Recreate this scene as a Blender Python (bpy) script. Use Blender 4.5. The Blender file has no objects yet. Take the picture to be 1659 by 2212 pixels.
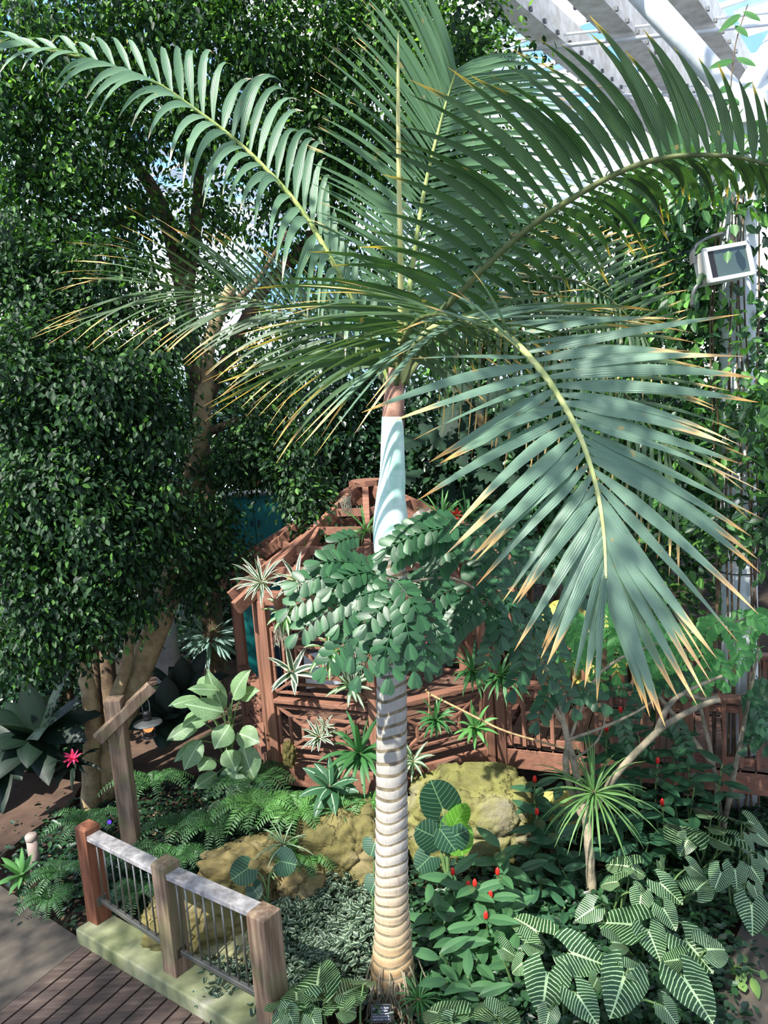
import bpy, math, random
import numpy as np
from mathutils import Vector, Matrix
random.seed(7); rng = np.random.default_rng(11)
R_ = math.radians
S = bpy.context.scene
COL = S.collection

# ------------------------------------------------------------------ camera, light, exposure
CAMH, PITCH, ROLL, FPX = 4.5, 8.0, 4.2, 1662.0
F_ = np.array([0, math.cos(R_(PITCH)), -math.sin(R_(PITCH))]); X_ = np.array([1.0, 0, 0]); U_ = np.cross(X_, F_)
CR = X_*math.cos(R_(ROLL)) - U_*math.sin(R_(ROLL)); CU = X_*math.sin(R_(ROLL)) + U_*math.cos(R_(ROLL))
cam = bpy.data.objects.new('camera', bpy.data.cameras.new('camera')); COL.objects.link(cam)
cam.data.sensor_fit = 'VERTICAL'; cam.data.sensor_height = 36; cam.data.lens = 36*FPX/2212
M = Matrix(((CR[0], CU[0], -F_[0]), (CR[1], CU[1], -F_[1]), (CR[2], CU[2], -F_[2]))).to_4x4()
M.translation = (0, 0, CAMH); cam.matrix_world = M; cam.data.clip_start = .05
S.camera = cam
S.view_settings.view_transform = 'Standard'; S.view_settings.look = 'None'
S.view_settings.gamma = 1; S.view_settings.use_curve_mapping = False
S.view_settings.exposure = 0.5
SUN_DIR = Vector((.42, .50, -.86)).normalized()
sun = bpy.data.objects.new('sun', bpy.data.lights.new('sun', 'SUN')); COL.objects.link(sun)
sun.data.energy = 10.0; sun.data.angle = R_(.7); sun.data.color = (1, .94, .84)
sun.rotation_euler = SUN_DIR.to_track_quat('-Z', 'Y').to_euler()
w = bpy.data.worlds.new('sky'); S.world = w; w.use_nodes = True
nt = w.node_tree; nt.nodes.clear()
tc = nt.nodes.new('ShaderNodeTexCoord'); nz = nt.nodes.new('ShaderNodeTexNoise'); nz.inputs['Scale'].default_value = 3.5
nz.inputs['Detail'].default_value = 6
rp = nt.nodes.new('ShaderNodeValToRGB'); rp.color_ramp.elements[0].position = .44; rp.color_ramp.elements[0].color = (.20, .40, .80, 1)
rp.color_ramp.elements[1].position = .58; rp.color_ramp.elements[1].color = (1, .975, .93, 1)
bg = nt.nodes.new('ShaderNodeBackground'); bg.inputs['Strength'].default_value = 1.6
wo = nt.nodes.new('ShaderNodeOutputWorld')
for a, b in ((tc.outputs['Generated'], nz.inputs['Vector']), (nz.outputs['Fac'], rp.inputs['Fac']), (rp.outputs['Color'], bg.inputs['Color']), (bg.outputs[0], wo.inputs[0])): nt.links.new(a, b)

def ray(x, y): return F_ + CR*(x-829.5)/FPX + CU*(1106-y)/FPX
def atz(x, y, z): d = ray(x, y); return np.array([0, 0, CAMH]) + d*(z-CAMH)/d[2]
def aty(x, y, Y): d = ray(x, y); return np.array([0, 0, CAMH]) + d*Y/d[1]
def nrm(v): v = np.asarray(v, float); return v/(np.linalg.norm(v)+1e-9)

# ------------------------------------------------------------------ object helpers
def tag(o, label=None, cat=None, group=None, kind=None):
    if label: o['label'] = label
    if cat: o['category'] = cat
    if group: o['group'] = group
    if kind: o['kind'] = kind
    return o
def thing(name, label, cat, loc=(0, 0, 0), group=None):
    o = bpy.data.objects.new(name, None); COL.objects.link(o); o.location = tuple(float(q) for q in loc)
    o.empty_display_size = .1
    return tag(o, label, cat, group)
def wmat(o):
    m = Matrix.Translation(o.location)@Matrix.Rotation(o.rotation_euler.z, 4, 'Z')
    return wmat(o.parent)@o.matrix_parent_inverse@m if o.parent else m
def link(name, me, parent=None):
    o = bpy.data.objects.new(name, me); COL.objects.link(o)
    if parent:
        o.parent = parent
        o.matrix_parent_inverse = wmat(parent).inverted()
    return o
def npmesh(name, V, Fq, mats, UV=None, midx=None, smooth=False):
    """V (n,3), Fq (m,k) int array or list of such arrays"""
    if not isinstance(Fq, list): Fq = [Fq]
    me = bpy.data.meshes.new(name)
    V = np.asarray(V, np.float32); me.vertices.add(len(V)); me.vertices.foreach_set('co', V.ravel())
    tot = np.concatenate([np.full(len(f), f.shape[1], np.int32) for f in Fq]); li = np.concatenate([f.ravel() for f in Fq]).astype(np.int32)
    me.loops.add(len(li)); me.loops.foreach_set('vertex_index', li)
    me.polygons.add(len(tot)); st = np.zeros(len(tot), np.int32); st[1:] = np.cumsum(tot)[:-1]
    me.polygons.foreach_set('loop_start', st)
    try: me.polygons.foreach_set('loop_total', tot)
    except Exception: pass
    if midx is not None: me.polygons.foreach_set('material_index', np.asarray(midx, np.int32))
    if smooth: me.polygons.foreach_set('use_smooth', np.ones(len(tot), bool))
    if UV is not None:
        uvl = me.uv_layers.new(name='UVMap'); uvl.data.foreach_set('uv', np.asarray(UV, np.float32)[li].ravel())
    for m in (mats if isinstance(mats, (list, tuple)) else [mats]): me.materials.append(m)
    me.update(calc_edges=True); me.validate()
    return me

class MB:
    def __init__(s): s.v = []; s.f = []; s.m = []; s.uv = []
    def add(s, V, F, mi=0, uv=None):
        b = len(s.v); s.v += [tuple(float(c) for c in p) for p in V]; s.f += [tuple(b+i for i in f) for f in F]; s.m += [mi]*len(F)
        s.uv += list(uv) if uv is not None else [(0, 0)]*len(V)
    def box(s, c, size, ax=None, mi=0, bev=0):
        c = np.array(c, float); h = np.array(size, float)/2
        A = np.eye(3) if ax is None else np.array(ax, float)
        V = [c + A[0]*h[0]*i + A[1]*h[1]*j + A[2]*h[2]*k for i in (-1, 1) for j in (-1, 1) for k in (-1, 1)]
        s.add(V, [(0, 1, 3, 2), (4, 6, 7, 5), (0, 4, 5, 1), (2, 3, 7, 6), (0, 2, 6, 4), (1, 5, 7, 3)], mi)
    def beam(s, a, b, wd, ht, up=(0, 0, 1), mi=0):
        a = np.array(a, float); b = np.array(b, float); d = b-a; L = np.linalg.norm(d); d /= L
        sd = nrm(np.cross(d, up)); u = np.cross(sd, d)
        s.box((a+b)/2, (L, wd, ht), (d, sd, u), mi)
    def tube(s, pts, rad, n=10, mi=0, cap=True):
        pts = [np.array(p, float) for p in pts]; m = len(pts)
        rad = [rad]*m if np.isscalar(rad) else list(rad)
        V = []; uv = []; ref = None
        for i in range(m):
            d = nrm(pts[min(i+1, m-1)]-pts[max(i-1, 0)])
            if ref is None: ref = np.cross(d, (0, 0, 1) if abs(d[2]) < .9 else (1, 0, 0))
            ref = nrm(ref - d*np.dot(ref, d)); q = np.cross(d, ref)
            for k in range(n):
                a = 2*math.pi*k/n; V.append(pts[i]+(ref*math.cos(a)+q*math.sin(a))*rad[i]); uv.append((k/n, i/(m-1)))
        Fc = [(i*n+k, i*n+(k+1) % n, (i+1)*n+(k+1) % n, (i+1)*n+k) for i in range(m-1) for k in range(n)]
        if cap: Fc += [tuple(reversed(range(n))), tuple((m-1)*n+k for k in range(n))]
        s.add(V, Fc, mi, uv)
    def lathe(s, prof, c, ax=(0, 0, 1), n=24, mi=0):
        ax = nrm(ax); s.tube([np.array(c)+ax*z for r, z in prof], [max(r, 1e-4) for r, z in prof], n, mi)
    def build(s, name, mats, parent=None, smooth=False, bevel=0):
        me = bpy.data.meshes.new(name); me.from_pydata(s.v, [], s.f)
        for m in (mats if isinstance(mats, (list, tuple)) else [mats]): me.materials.append(m)
        for p, mi in zip(me.polygons, s.m): p.material_index = mi; p.use_smooth = smooth
        uvl = me.uv_layers.new(name='UVMap')
        for l in me.loops: uvl.data[l.index].uv = s.uv[l.vertex_index]
        me.update(); o = link(name, me, parent)
        if bevel:
            b = o.modifiers.new('bevel', 'BEVEL'); b.width = bevel; b.segments = 2; b.limit_method = 'ANGLE'
        return o
def smooth_path(P, n):
    """Catmull-Rom resample of P (k,d) to n points"""
    P = np.array(P, float); k = len(P); out = []
    for t in np.linspace(0, k-1, n):
        i = min(int(t), k-2); f = t-i
        p0, p1, p2, p3 = P[max(i-1, 0)], P[i], P[i+1], P[min(i+2, k-1)]
        out.append(.5*((2*p1)+(-p0+p2)*f+(2*p0-5*p1+4*p2-p3)*f*f+(-p0+3*p1-3*p2+p3)*f**3))
    return np.array(out)

# ------------------------------------------------------------------ materials
def lin(c): return tuple(((x/255)/12.92 if x/255 <= .04045 else ((x/255+.055)/1.055)**2.4) for x in c)+(1,)
class NT:
    def __init__(s, name):
        s.mat = bpy.data.materials.new(name); s.mat.use_nodes = True; s.t = s.mat.node_tree; s.t.nodes.clear()
    def n(s, typ, **kw):
        nd = s.t.nodes.new('ShaderNode'+typ)
        for k, v in kw.items():
            if k.startswith('_'): setattr(nd, k[1:], v)
            else:
                key = int(k[1:]) if k[0] == 'i' and k[1:].isdigit() else k.replace('__', ' ')
                inp = nd.inputs[key]
                if hasattr(v, 'is_output') or isinstance(v, bpy.types.NodeSocket): s.t.links.new(v, inp)
                else: inp.default_value = v
        return nd
    def ramp(s, fac, stops):
        r = s.t.nodes.new('ShaderNodeValToRGB'); s.t.links.new(fac, r.inputs[0]); e = r.color_ramp.elements
        while len(e) < len(stops): e.new(.5)
        for el, (p, c) in zip(e, stops): el.position = p; el.color = c if len(c) == 4 else c+(1,)
        return r.outputs[0]
    def math(s, op, a, b=0.0, c=None):
        m = s.n('Math', _operation=op, i0=a, i1=b)
        if c is not None:
            if isinstance(c, bpy.types.NodeSocket): s.t.links.new(c, m.inputs[2])
            else: m.inputs[2].default_value = c
        return m.outputs[0]
    def mix(s, f, a, b, typ='MIX'):
        m = s.t.nodes.new('ShaderNodeMix'); m.data_type = 'RGBA'; m.blend_type = typ
        for key, v in ((0, f), (6, a), (7, b)):
            if isinstance(v, bpy.types.NodeSocket): s.t.links.new(v, m.inputs[key])
            else: m.inputs[key].default_value = v
        return m.outputs[2]
    def noise(s, scale, detail=4, vec=None, rough=.6):
        n = s.n('TexNoise', Scale=scale, Detail=detail, Roughness=rough)
        if vec: s.t.links.new(vec, n.inputs['Vector'])
        return n.outputs['Fac']
    def objvec(s, sc=(1, 1, 1)):
        t = s.n('TexCoord'); m = s.n('Mapping', Vector=t.outputs['Object']); m.inputs['Scale'].default_value = sc
        return m.outputs[0]
    def out(s, sh): o = s.n('OutputMaterial'); s.t.links.new(sh, o.inputs[0]); return s.mat
    def pbr(s, col, rough=.6, bump=None, bstr=.3, bdist=.02, spec=.5, metal=0, coat=0):
        p = s.t.nodes.new('ShaderNodeBsdfPrincipled')
        for k, v in (('Base Color', col), ('Roughness', rough), ('Metallic', metal), ('Specular IOR Level', spec)):
            if isinstance(v, bpy.types.NodeSocket): s.t.links.new(v, p.inputs[k])
            else: p.inputs[k].default_value = v
        if bump is not None:
            b = s.n('Bump', Strength=bstr, Distance=bdist, Height=bump); s.t.links.new(b.outputs[0], p.inputs['Normal'])
        return p.outputs[0]

def leafy(m, col, rough=.45, tr=.3, trcol=None, spec=.4, bump=None, bstr=.3):
    b = m.pbr(col, rough, bump, bstr, .005, spec)
    tcn = trcol if trcol is not None else m.mix(1.0, col, (1.9, 2.0, .7, 1), 'MULTIPLY')
    t = m.n('BsdfTranslucent', Color=tcn)
    mx = m.n('MixShader', Fac=tr); m.t.links.new(b, mx.inputs[1]); m.t.links.new(t.outputs[0], mx.inputs[2])
    return m.out(mx.outputs[0])
def mat_leaf(name, cols, rough=.42, tr=.3, spec=.45, rib=True):
    m = NT(name); g = m.n('NewGeometry')
    st = [(i/(len(cols)-1) if len(cols) > 1 else 0, lin(c)) for i, c in enumerate(cols)]
    c = m.ramp(g.outputs['Random Per Island'], st)
    if rib:
        uv = m.n('UVMap'); sp = m.n('SeparateXYZ', Vector=uv.outputs[0])
        d = m.math('ABSOLUTE', m.math('SUBTRACT', sp.outputs[0], .5))
        k = m.math('LESS_THAN', d, .035)
        c = m.mix(m.math('MULTIPLY', k, .35), c, lin((150, 180, 120)))
    return leafy(m, c, rough, tr, spec=spec)
def mat_zebra():
    m = NT('striped_arrowhead_leaf'); uv = m.n('UVMap'); sp = m.n('SeparateXYZ', Vector=uv.outputs[0])
    x = m.math('ABSOLUTE', sp.outputs[0]); y = sp.outputs[1]
    # veins leave the junction/midrib and sweep outward and forward
    ph = m.math('SUBTRACT', m.math('MULTIPLY', y, 9.5), m.math('MULTIPLY', m.math('POWER', x, 1.3), 9.0))
    ph = m.math('ADD', ph, m.math('MULTIPLY', m.noise(9, 2), .5))
    s_ = m.math('SINE', m.math('MULTIPLY', ph, 6.2832))
    st = m.ramp(m.math('MULTIPLY_ADD', s_, .5, .5), [(.84, (0, 0, 0)), (.93, (1, 1, 1))])
    mid = m.math('LESS_THAN', x, m.math('SUBTRACT', .034, m.math('MULTIPLY', y, .022)))
    f = m.math('MAXIMUM', st, mid)
    gr = m.mix(m.noise(3, 2), lin((28, 52, 36)), lin((46, 84, 44)))
    return leafy(m, m.mix(f, gr, lin((172, 198, 152))), .4, .18, spec=.35)
def mat_palm(name, base1, base2, tip0=.80, tipc=(214, 150, 70), tipc2=(226, 190, 140), tr=.22, rough=.42):
    m = NT(name); uv = m.n('UVMap'); sp = m.n('SeparateXYZ', Vector=uv.outputs[0]); g = m.n('NewGeometry')
    rnd = g.outputs['Random Per Island']
    c = m.mix(rnd, lin(base1), lin(base2))
    ln = m.math('SINE', m.math('MULTIPLY', sp.outputs[0], 38.0))
    c = m.mix(m.math('MULTIPLY', m.math('GREATER_THAN', ln, .75), .16), c, lin((165, 185, 135)))
    n1 = m.noise(14, 3)
    tv = m.math('ADD', sp.outputs[1], m.math('MULTIPLY', m.math('SUBTRACT', rnd, .5), .22))
    tv = m.math('ADD', tv, m.math('MULTIPLY', m.math('SUBTRACT', n1, .5), .12))
    ed = m.math('MULTIPLY', m.math('ABSOLUTE', m.math('SUBTRACT', sp.outputs[0], .5)), .16)
    tv = m.math('ADD', tv, ed)
    f = m.ramp(tv, [(tip0, (0, 0, 0)), (min(tip0+.10, .999), (1, 1, 1))])
    c = m.mix(f, c, m.mix(rnd, lin(tipc), lin(tipc2)))
    sp_ = m.math('GREATER_THAN', m.noise(30, 1), .74)
    c = m.mix(m.math('MULTIPLY', sp_, .6), c, lin((150, 130, 85)))
    return leafy(m, c, rough, tr, spec=.5, bump=ln, bstr=.25)
def mat_strap(name, mid, edge, ew=.30, tr=.25):
    m = NT(name); uv = m.n('UVMap'); sp = m.n('SeparateXYZ', Vector=uv.outputs[0])
    d = m.math('ABSOLUTE', m.math('SUBTRACT', sp.outputs[0], .5))
    c = m.mix(m.math('GREATER_THAN', d, ew), lin(mid), lin(edge))
    return leafy(m, c, .5, tr, spec=.35)
def mat_wood(name, c1, c2, c3, axis=0, rough=.7, moss=None, sc=1.0):
    m = NT(name); s = [16*sc]*3; s[axis] = 1.1*sc
    v = m.objvec(tuple(s)); n = m.noise(1.6, 6, v, .65); n2 = m.noise(1.3, 2, m.objvec((1.6, 1.6, 1.6)))
    c = m.ramp(n, [(.3, lin(c1)), (.52, lin(c2)), (.72, lin(c3))])
    c = m.mix(m.math('MULTIPLY', n2, .4), c, lin(c1))
    if moss:
        f = m.ramp(m.noise(3, 4, m.objvec()), [(.5, (0, 0, 0)), (.65, (1, 1, 1))]); c = m.mix(m.math('MULTIPLY', f, .55), c, lin(moss))
    return m.out(m.pbr(c, rough, n, .5, .006, .3))
def mat_stain(name, c1, c2, scale=4, rough=.8, bstr=.3, c3=None, spec=.3, bdist=.01):
    m = NT(name); v = m.objvec(); n = m.noise(scale, 7, v, .62)
    st = [(.35, lin(c1)), (.62, lin(c2))]
    if c3: st.append((.75, lin(c3)))
    return m.out(m.pbr(m.ramp(n, st), rough, m.noise(scale*8, 4, v), bstr, bdist, spec))
def mat_plain(name, c, rough=.5, metal=0, spec=.4):
    m = NT(name); n = m.noise(6, 4, m.objvec())
    col = m.mix(m.math('MULTIPLY', n, .35), lin(c), lin(tuple(int(x*.72) for x in c)))
    return m.out(m.pbr(col, rough, None, spec=spec, metal=metal))
def mat_emit(name, c, st):
    m = NT(name); e = m.n('Emission', Color=lin(c), Strength=st); return m.out(e.outputs[0])

K = {}
K['ficus'] = mat_leaf('fig_leaf', [(20, 38, 28), (28, 50, 32), (36, 62, 38), (46, 80, 40), (30, 54, 38), (84, 128, 54)], .5, .34, .3, rib=False)
K['ficus_far'] = mat_leaf('far_canopy_leaf', [(22, 40, 30), (32, 58, 38), (46, 80, 42), (68, 106, 50), (112, 156, 66)], .5, .42, .3, rib=False)
K['dark'] = mat_leaf('dark_leaf', [(22, 42, 32), (30, 56, 38), (38, 70, 44), (48, 82, 50)], .38, .22, .45, rib=False)
K['vine'] = mat_leaf('vine_leaf', [(30, 56, 40), (40, 74, 48), (52, 92, 52), (66, 112, 56), (112, 164, 78)], .42, .32, .45)
K['shrub'] = mat_leaf('shrub_leaf', [(38, 72, 48), (50, 92, 56), (66, 112, 62)], .36, .3, .5)
K['costus'] = mat_leaf('ginger_leaf', [(40, 72, 50), (52, 88, 58), (70, 108, 70)], .36, .25, .5)
K['ginger_dark'] = mat_leaf('dark_ginger_leaf', [(30, 58, 44), (40, 74, 52), (52, 90, 62)], .36, .25, .5)
K['pinnate'] = mat_leaf('pinnate_leaf', [(34, 68, 46), (46, 88, 56), (62, 108, 70)], .42, .32, .45, rib=False)
K['pinnate_b'] = mat_leaf('bright_pinnate_leaf', [(66, 122, 72), (84, 144, 80), (110, 168, 98)], .5, .42, .3, rib=False)
K['fern'] = mat_leaf('fern_leaf', [(46, 82, 42), (64, 108, 52), (92, 138, 70), (56, 96, 54)], .4, .3, .5)
K['fern_dark'] = mat_leaf('dark_fern_leaf', [(34, 64, 36), (48, 86, 46), (66, 112, 60)], .4, .25, .5)
K['dief'] = None
K['zebra'] = mat_zebra()
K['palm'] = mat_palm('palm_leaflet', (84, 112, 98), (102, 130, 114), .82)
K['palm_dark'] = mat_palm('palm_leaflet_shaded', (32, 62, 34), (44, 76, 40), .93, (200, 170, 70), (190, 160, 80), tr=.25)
K['palm_up'] = mat_palm('palm_leaflet_fresh', (58, 92, 62), (76, 110, 78), .985)
K['palm_old'] = mat_palm('palm_leaflet_old', (46, 74, 46), (66, 90, 54), .78, (214, 150, 60), (226, 190, 130))
K['palm_light'] = mat_palm('palm_leaflet_pale', (80, 114, 88), (98, 130, 106), .95, (200, 190, 160), (220, 200, 180))
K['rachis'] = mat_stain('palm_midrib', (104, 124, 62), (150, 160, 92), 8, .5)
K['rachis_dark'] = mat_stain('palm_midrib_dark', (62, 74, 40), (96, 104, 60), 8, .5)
K['rachis_pale'] = mat_stain('palm_midrib_pale', (170, 180, 110), (205, 205, 140), 8, .5)
K['crown'] = mat_stain('crownshaft_bloom', (150, 196, 178), (206, 226, 222), 5, .6, .15, (222, 234, 236))
K['scar'] = mat_stain('leaf_scar', (84, 76, 62), (122, 110, 88), 14, .8)
K['sheath'] = mat_stain('old_leaf_sheath', (70, 46, 38), (176, 134, 116), 6, .7, .3, (196, 160, 130))
K['bark'] = mat_stain('fig_bark', (116, 98, 72), (158, 140, 106), 7, .8, .5)
K['bark_dark'] = mat_stain('brown_bark', (70, 56, 44), (110, 92, 72), 8, .85, .6)
K['twig'] = mat_stain('grey_twig', (96, 92, 78), (150, 138, 116), 10, .8, .5)
K['redwood'] = mat_wood('redwood', (98, 68, 56), (128, 88, 72), (146, 106, 88), 0)
K['redwood_v'] = mat_wood('redwood_upright', (98, 68, 56), (132, 92, 74), (152, 110, 92), 2)
K['deck'] = mat_wood('deck_board', (80, 58, 50), (104, 78, 66), (124, 96, 82), 0)
K['old'] = mat_wood('weathered_post', (78, 60, 48), (122, 102, 86), (156, 138, 122), 2, moss=(100, 102, 66))
K['old_red'] = mat_wood('brown_post', (82, 48, 34), (124, 78, 56), (144, 96, 72), 2)
K['rail'] = mat_stain('grey_handrail', (112, 108, 108), (158, 154, 156), 14, .7, .5, (182, 176, 172))
K['plank'] = mat_wood('walkway_plank', (74, 62, 54), (104, 90, 80), (130, 114, 102), 1, sc=1)
K['steel'] = mat_plain('brushed_steel', (130, 130, 126), .4, .8)
K['kerb'] = mat_stain('mossy_kerb', (92, 98, 66), (128, 130, 102), 3, .85, .3, (146, 142, 130))
K['path'] = mat_stain('concrete_path', (66, 60, 54), (88, 80, 72), 2.5, .85, .4)
K['path_red'] = mat_stain('brown_path', (66, 50, 42), (90, 70, 58), 2.2, .85, .4)
K['soil'] = mat_stain('soil', (34, 27, 22), (62, 50, 40), 9, .95, .9, (92, 74, 58), bdist=.04)
K['white_col'] = mat_stain('white_paint', (176, 184, 188), (214, 218, 220), 3, .55, .1)
K['white'] = mat_plain('white_steel', (222, 224, 226), .5)
K['dirty'] = mat_stain('weathered_white_steel', (196, 188, 178), (232, 228, 222), 5, .6, .2)
K['black'] = mat_plain('black_plastic', (22, 22, 26), .5)
K['grey'] = mat_plain('grey_metal', (110, 112, 112), .5, .6)

# ------------------------------------------------------------------ leaf geometry
def leaf_t(kind='ovate'):
    """small folded leaf, unit length along +Y"""
    w = {'ovate': .30, 'lance': .17, 'round': .38}[kind]
    a, b = (.28, .66)
    V = np.array([[0, 0, 0], [w*.85, a, .05], [w*.75, b, .03], [0, 1, -.12], [-w*.75, b, .03], [-w*.85, a, .05]])
    UV = np.array([[.5, 0], [1, a], [1, b], [.5, 1], [0, b], [0, a]])
    Fq = np.array([[0, 1, 2, 3], [0, 3, 4, 5]]); return V, Fq, UV
def frames(D, N):
    D = D/np.linalg.norm(D, axis=1, keepdims=True); N = N-D*np.sum(N*D, 1, keepdims=True); N /= np.linalg.norm(N, axis=1, keepdims=True)+1e-9
    Xv = np.cross(D, N); return np.stack([Xv, D, N], 1)    # rows
def cloud(T, P, D, N, sc):
    V, Fq, UV = T; n = len(P); k = len(V); A = frames(D, N)
    W = np.einsum('vi,nij->nvj', V, A)*sc[:, None, None]+P[:, None, :]
    FF = (Fq[None]+(np.arange(n)*k)[:, None, None]).reshape(-1, Fq.shape[1])
    return W.reshape(-1, 3), FF, np.tile(UV, (n, 1))
def rdir(n): v = rng.normal(size=(n, 3)); return v/np.linalg.norm(v, axis=1, keepdims=True)
def foliage(name, mat, parent, clusters, leaf=.085, dens=1.0, kind='ovate', droop=.7, kindtag=None):
    """clusters: (world centre, radius or (rx,ry,rz), [density])"""
    Ps, Ds, Ns = [], [], []
    for cl in clusters:
        c, r = np.array(cl[0]), np.array(cl[1])*np.ones(3)
        area = math.pi*r[0]*r[2]; n = int(cl[2]*dens*area/(leaf*leaf*.26)) if len(cl) > 2 else int(3.2*dens*area/(leaf*leaf*.26))
        # lumpy: leaves gathered on short sprays
        nb = max(5, n//42); u = rdir(nb)*(rng.random((nb, 1))**(1/2.6)); bc = c+u*r; bi = rng.integers(0, nb, n)
        sp = rng.normal(size=(n, 3))*np.array([.9, .9, .7])*leaf*1.9
        P = bc[bi]+sp; o = (P-c)/r; o /= np.linalg.norm(o, axis=1, keepdims=True)+1e-6
        br = rdir(nb)[bi]
        D = o*.5+br*.6+rdir(n)*.55+np.array([0, 0, -droop]); Nn = o*.6+np.array([0, 0, .8])+rdir(n)*.6
        Ps.append(P); Ds.append(D); Ns.append(Nn)
    P = np.concatenate(Ps); D = np.concatenate(Ds); Nn = np.concatenate(Ns)
    V, Fq, UV = cloud(leaf_t(kind), P, D, Nn, leaf*(.7+.6*rng.random(len(P))))
    o = link(name, npmesh(name, V, Fq, mat, UV), parent)
    if kindtag: o['kind'] = kindtag
    return o
def C(px, py, Y, r, *d): return (aty(px, py, Y), r) + tuple(d)

def blade(L, W, outline, droop=.25, fold=.12, n=9, lobes=0.0, wave=0.0):
    """big leaf along +Y, returns V,F,UV with uv=(signed half coordinate x/W, y/L). lobes: backward lobe length as fraction of L"""
    V, Fc, UV = [], [], []
    ys = np.linspace(-lobes, 1, n+ (4 if lobes else 0))
    for sd in (1, -1):
        b = len(V)
        for y in ys:
            if y < 0:
                f = -y/lobes; xo = outline(0)*(1-.55*f**1.6); xi = min(.12*(-y/lobes)**.6+.02, xo*.9) + .10*f
                if f > .97: xi = xo = xo*.72
            else: xi = 0; xo = outline(y)
            for q in (0, .5, 1):
                x = xi+(xo-xi)*q; z = fold*x*W/L*1.2 - droop*max(y, 0)**2 - droop*.5*(min(y, 0)**2)*4*x - .55*(x**2)*W/L
                z += wave*math.sin(9*y+sd)*q*.04
                V.append((sd*x*W, y*L, z*L)); UV.append((x*sd*.5*2*.5/.5, y))
        for i in range(len(ys)-1):
            for q in range(2):
                a = b+i*3+q; f = (a, a+1, a+4, a+3); Fc.append(f if sd > 0 else tuple(reversed(f)))
    V = np.array(V); return V, Fc, UV
o_arrow = lambda y: .5*(1-y)**.72*(1+.45*y)
o_lance = lambda y: .5*math.sin(math.pi*min(1, max(0, y))**.85)**.8 if 0 < y < 1 else .012
o_heart = lambda y: .5*math.sqrt(max(0, 1-y**1.9))*(1+.1*y)
o_strap = lambda y: .5*(min(1, .6+y*2))*(1-y**3)
o_paddle = lambda y: .5*math.sin(math.pi*(.06+.94*y))**.5 if y < .999 else .01
def o_lobed(y): return .5*(math.sin(math.pi*min(max(y, .02), .98))**.7)*(.45+.55*abs(math.sin(y*22)))
def place(V, p, d, nrmv):
    A = frames(np.array([d], float), np.array([nrmv], float))[0]
    return V@A+np.array(p)
def leaf_obj(name, mats, parent, p, tip, W, outline, nv=(0, -.5, .85), stalk=None, **kw):
    p = np.array(p, float); d = np.array(tip, float)-p; L = np.linalg.norm(d)
    mb = MB(); V, Fc, UV = blade(L, W, outline, **kw)
    mb.add(place(V, p, d, nv), Fc, 0, UV)
    if stalk is not None:
        s0 = np.array(stalk, float); mid = (s0+p)/2+np.array([0, 0, .12*np.linalg.norm(p-s0)])-nrm(d)*.05
        mb.tube(smooth_path([s0, mid, p], 7), np.linspace(.011, .006, 7), 6, len(mats)-1 if isinstance(mats, list) else 0)
    return mb.build(name, mats, parent, smooth=True)

# ------------------------------------------------------------------ setting: ground, paths, roof
def poly_slab(name, pts, z0, z1, mat, **kw):
    mb = MB(); n = len(pts); V = [(x, y, z1) for x, y in pts]+[(x, y, z0) for x, y in pts]
    mb.add(V, [tuple(range(n)), tuple(reversed(range(n, 2*n)))]+[(i, n+i, n+(i+1) % n, (i+1) % n) for i in range(n)])
    o = mb.build(name, mat); tag(o, kind='structure'); return o
gx = np.linspace(-16, 16, 161); gy = np.linspace(-4, 28, 161); GX, GY = np.meshgrid(gx, gy)
GZ = -.06+.03*np.sin(GX*2.3+GY)+.03*np.sin(GY*3.1-GX*1.7)+.015*rng.random(GX.shape)
ii = np.arange(160*161).reshape(160, 161)[:, :160].ravel()
gf = np.stack([ii, ii+1, ii+162, ii+161], 1)
tag(link('floor', npmesh('floor', np.stack([GX, GY, GZ], -1).reshape(-1, 3), gf, K['soil'], smooth=True)), kind='structure')
ap = lambda x, y, z=.03: tuple(atz(x, y, z)[:2])
poly_slab('trim_1', [ap(-260, 1730), ap(0, 1912), ap(186, 2036), ap(-60, 2230), ap(-420, 2500)], -.2, .03, K['path'])
poly_slab('trim_2', [ap(-300, 1640), ap(-120, 1655), ap(60, 1668), ap(178, 1690), ap(150, 1740), ap(60, 1800), ap(0, 1850), ap(-300, 1900)][::-1], -.2, .028, K['path_red'])
poly_slab('trim_3', [ap(330, 1425), ap(560, 1425), ap(640, 1500), ap(470, 1660), ap(250, 1700), ap(190, 1600)][::-1], -.2, .026, K['path_red'])
poly_slab('trim_4', [ap(1700, 1890), ap(1659, 1955), ap(1605, 1990), ap(1575, 2060), ap(1530, 2212), ap(1500, 2330), ap(2100, 2400), ap(2100, 1950)], -.2, .03, K['path'])
# wooden walkway boards
p0 = np.array(ap(186, 2038)); p1 = np.array(ap(-60, 2232)); pd = nrm(p1-p0); q1 = np.array(ap(520, 2235)); qd = nrm(q1-p0)
mb = MB(); L = 3.6; run = 2.9; nb = 20; st_ = run/nb
for i in range(nb):
    c0 = p0+qd*(i*st_+st_*.44); mid = c0+pd*L/2
    n_ = np.array([-pd[1], pd[0]])
    mb.beam((c0[0], c0[1], .015), tuple(c0+pd*L)+(.015,), st_*abs(np.dot(qd, n_))*.88, .04)
wk = mb.build('walkway_boards', mat_wood('walkway_plank2', (54, 44, 40), (82, 68, 62), (106, 92, 84), 0), bevel=.003)
wk.name = 'boardwalk'; tag(wk, 'brown ridged timber boardwalk in front of the stone kerb at lower left', 'walkway')
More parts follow.
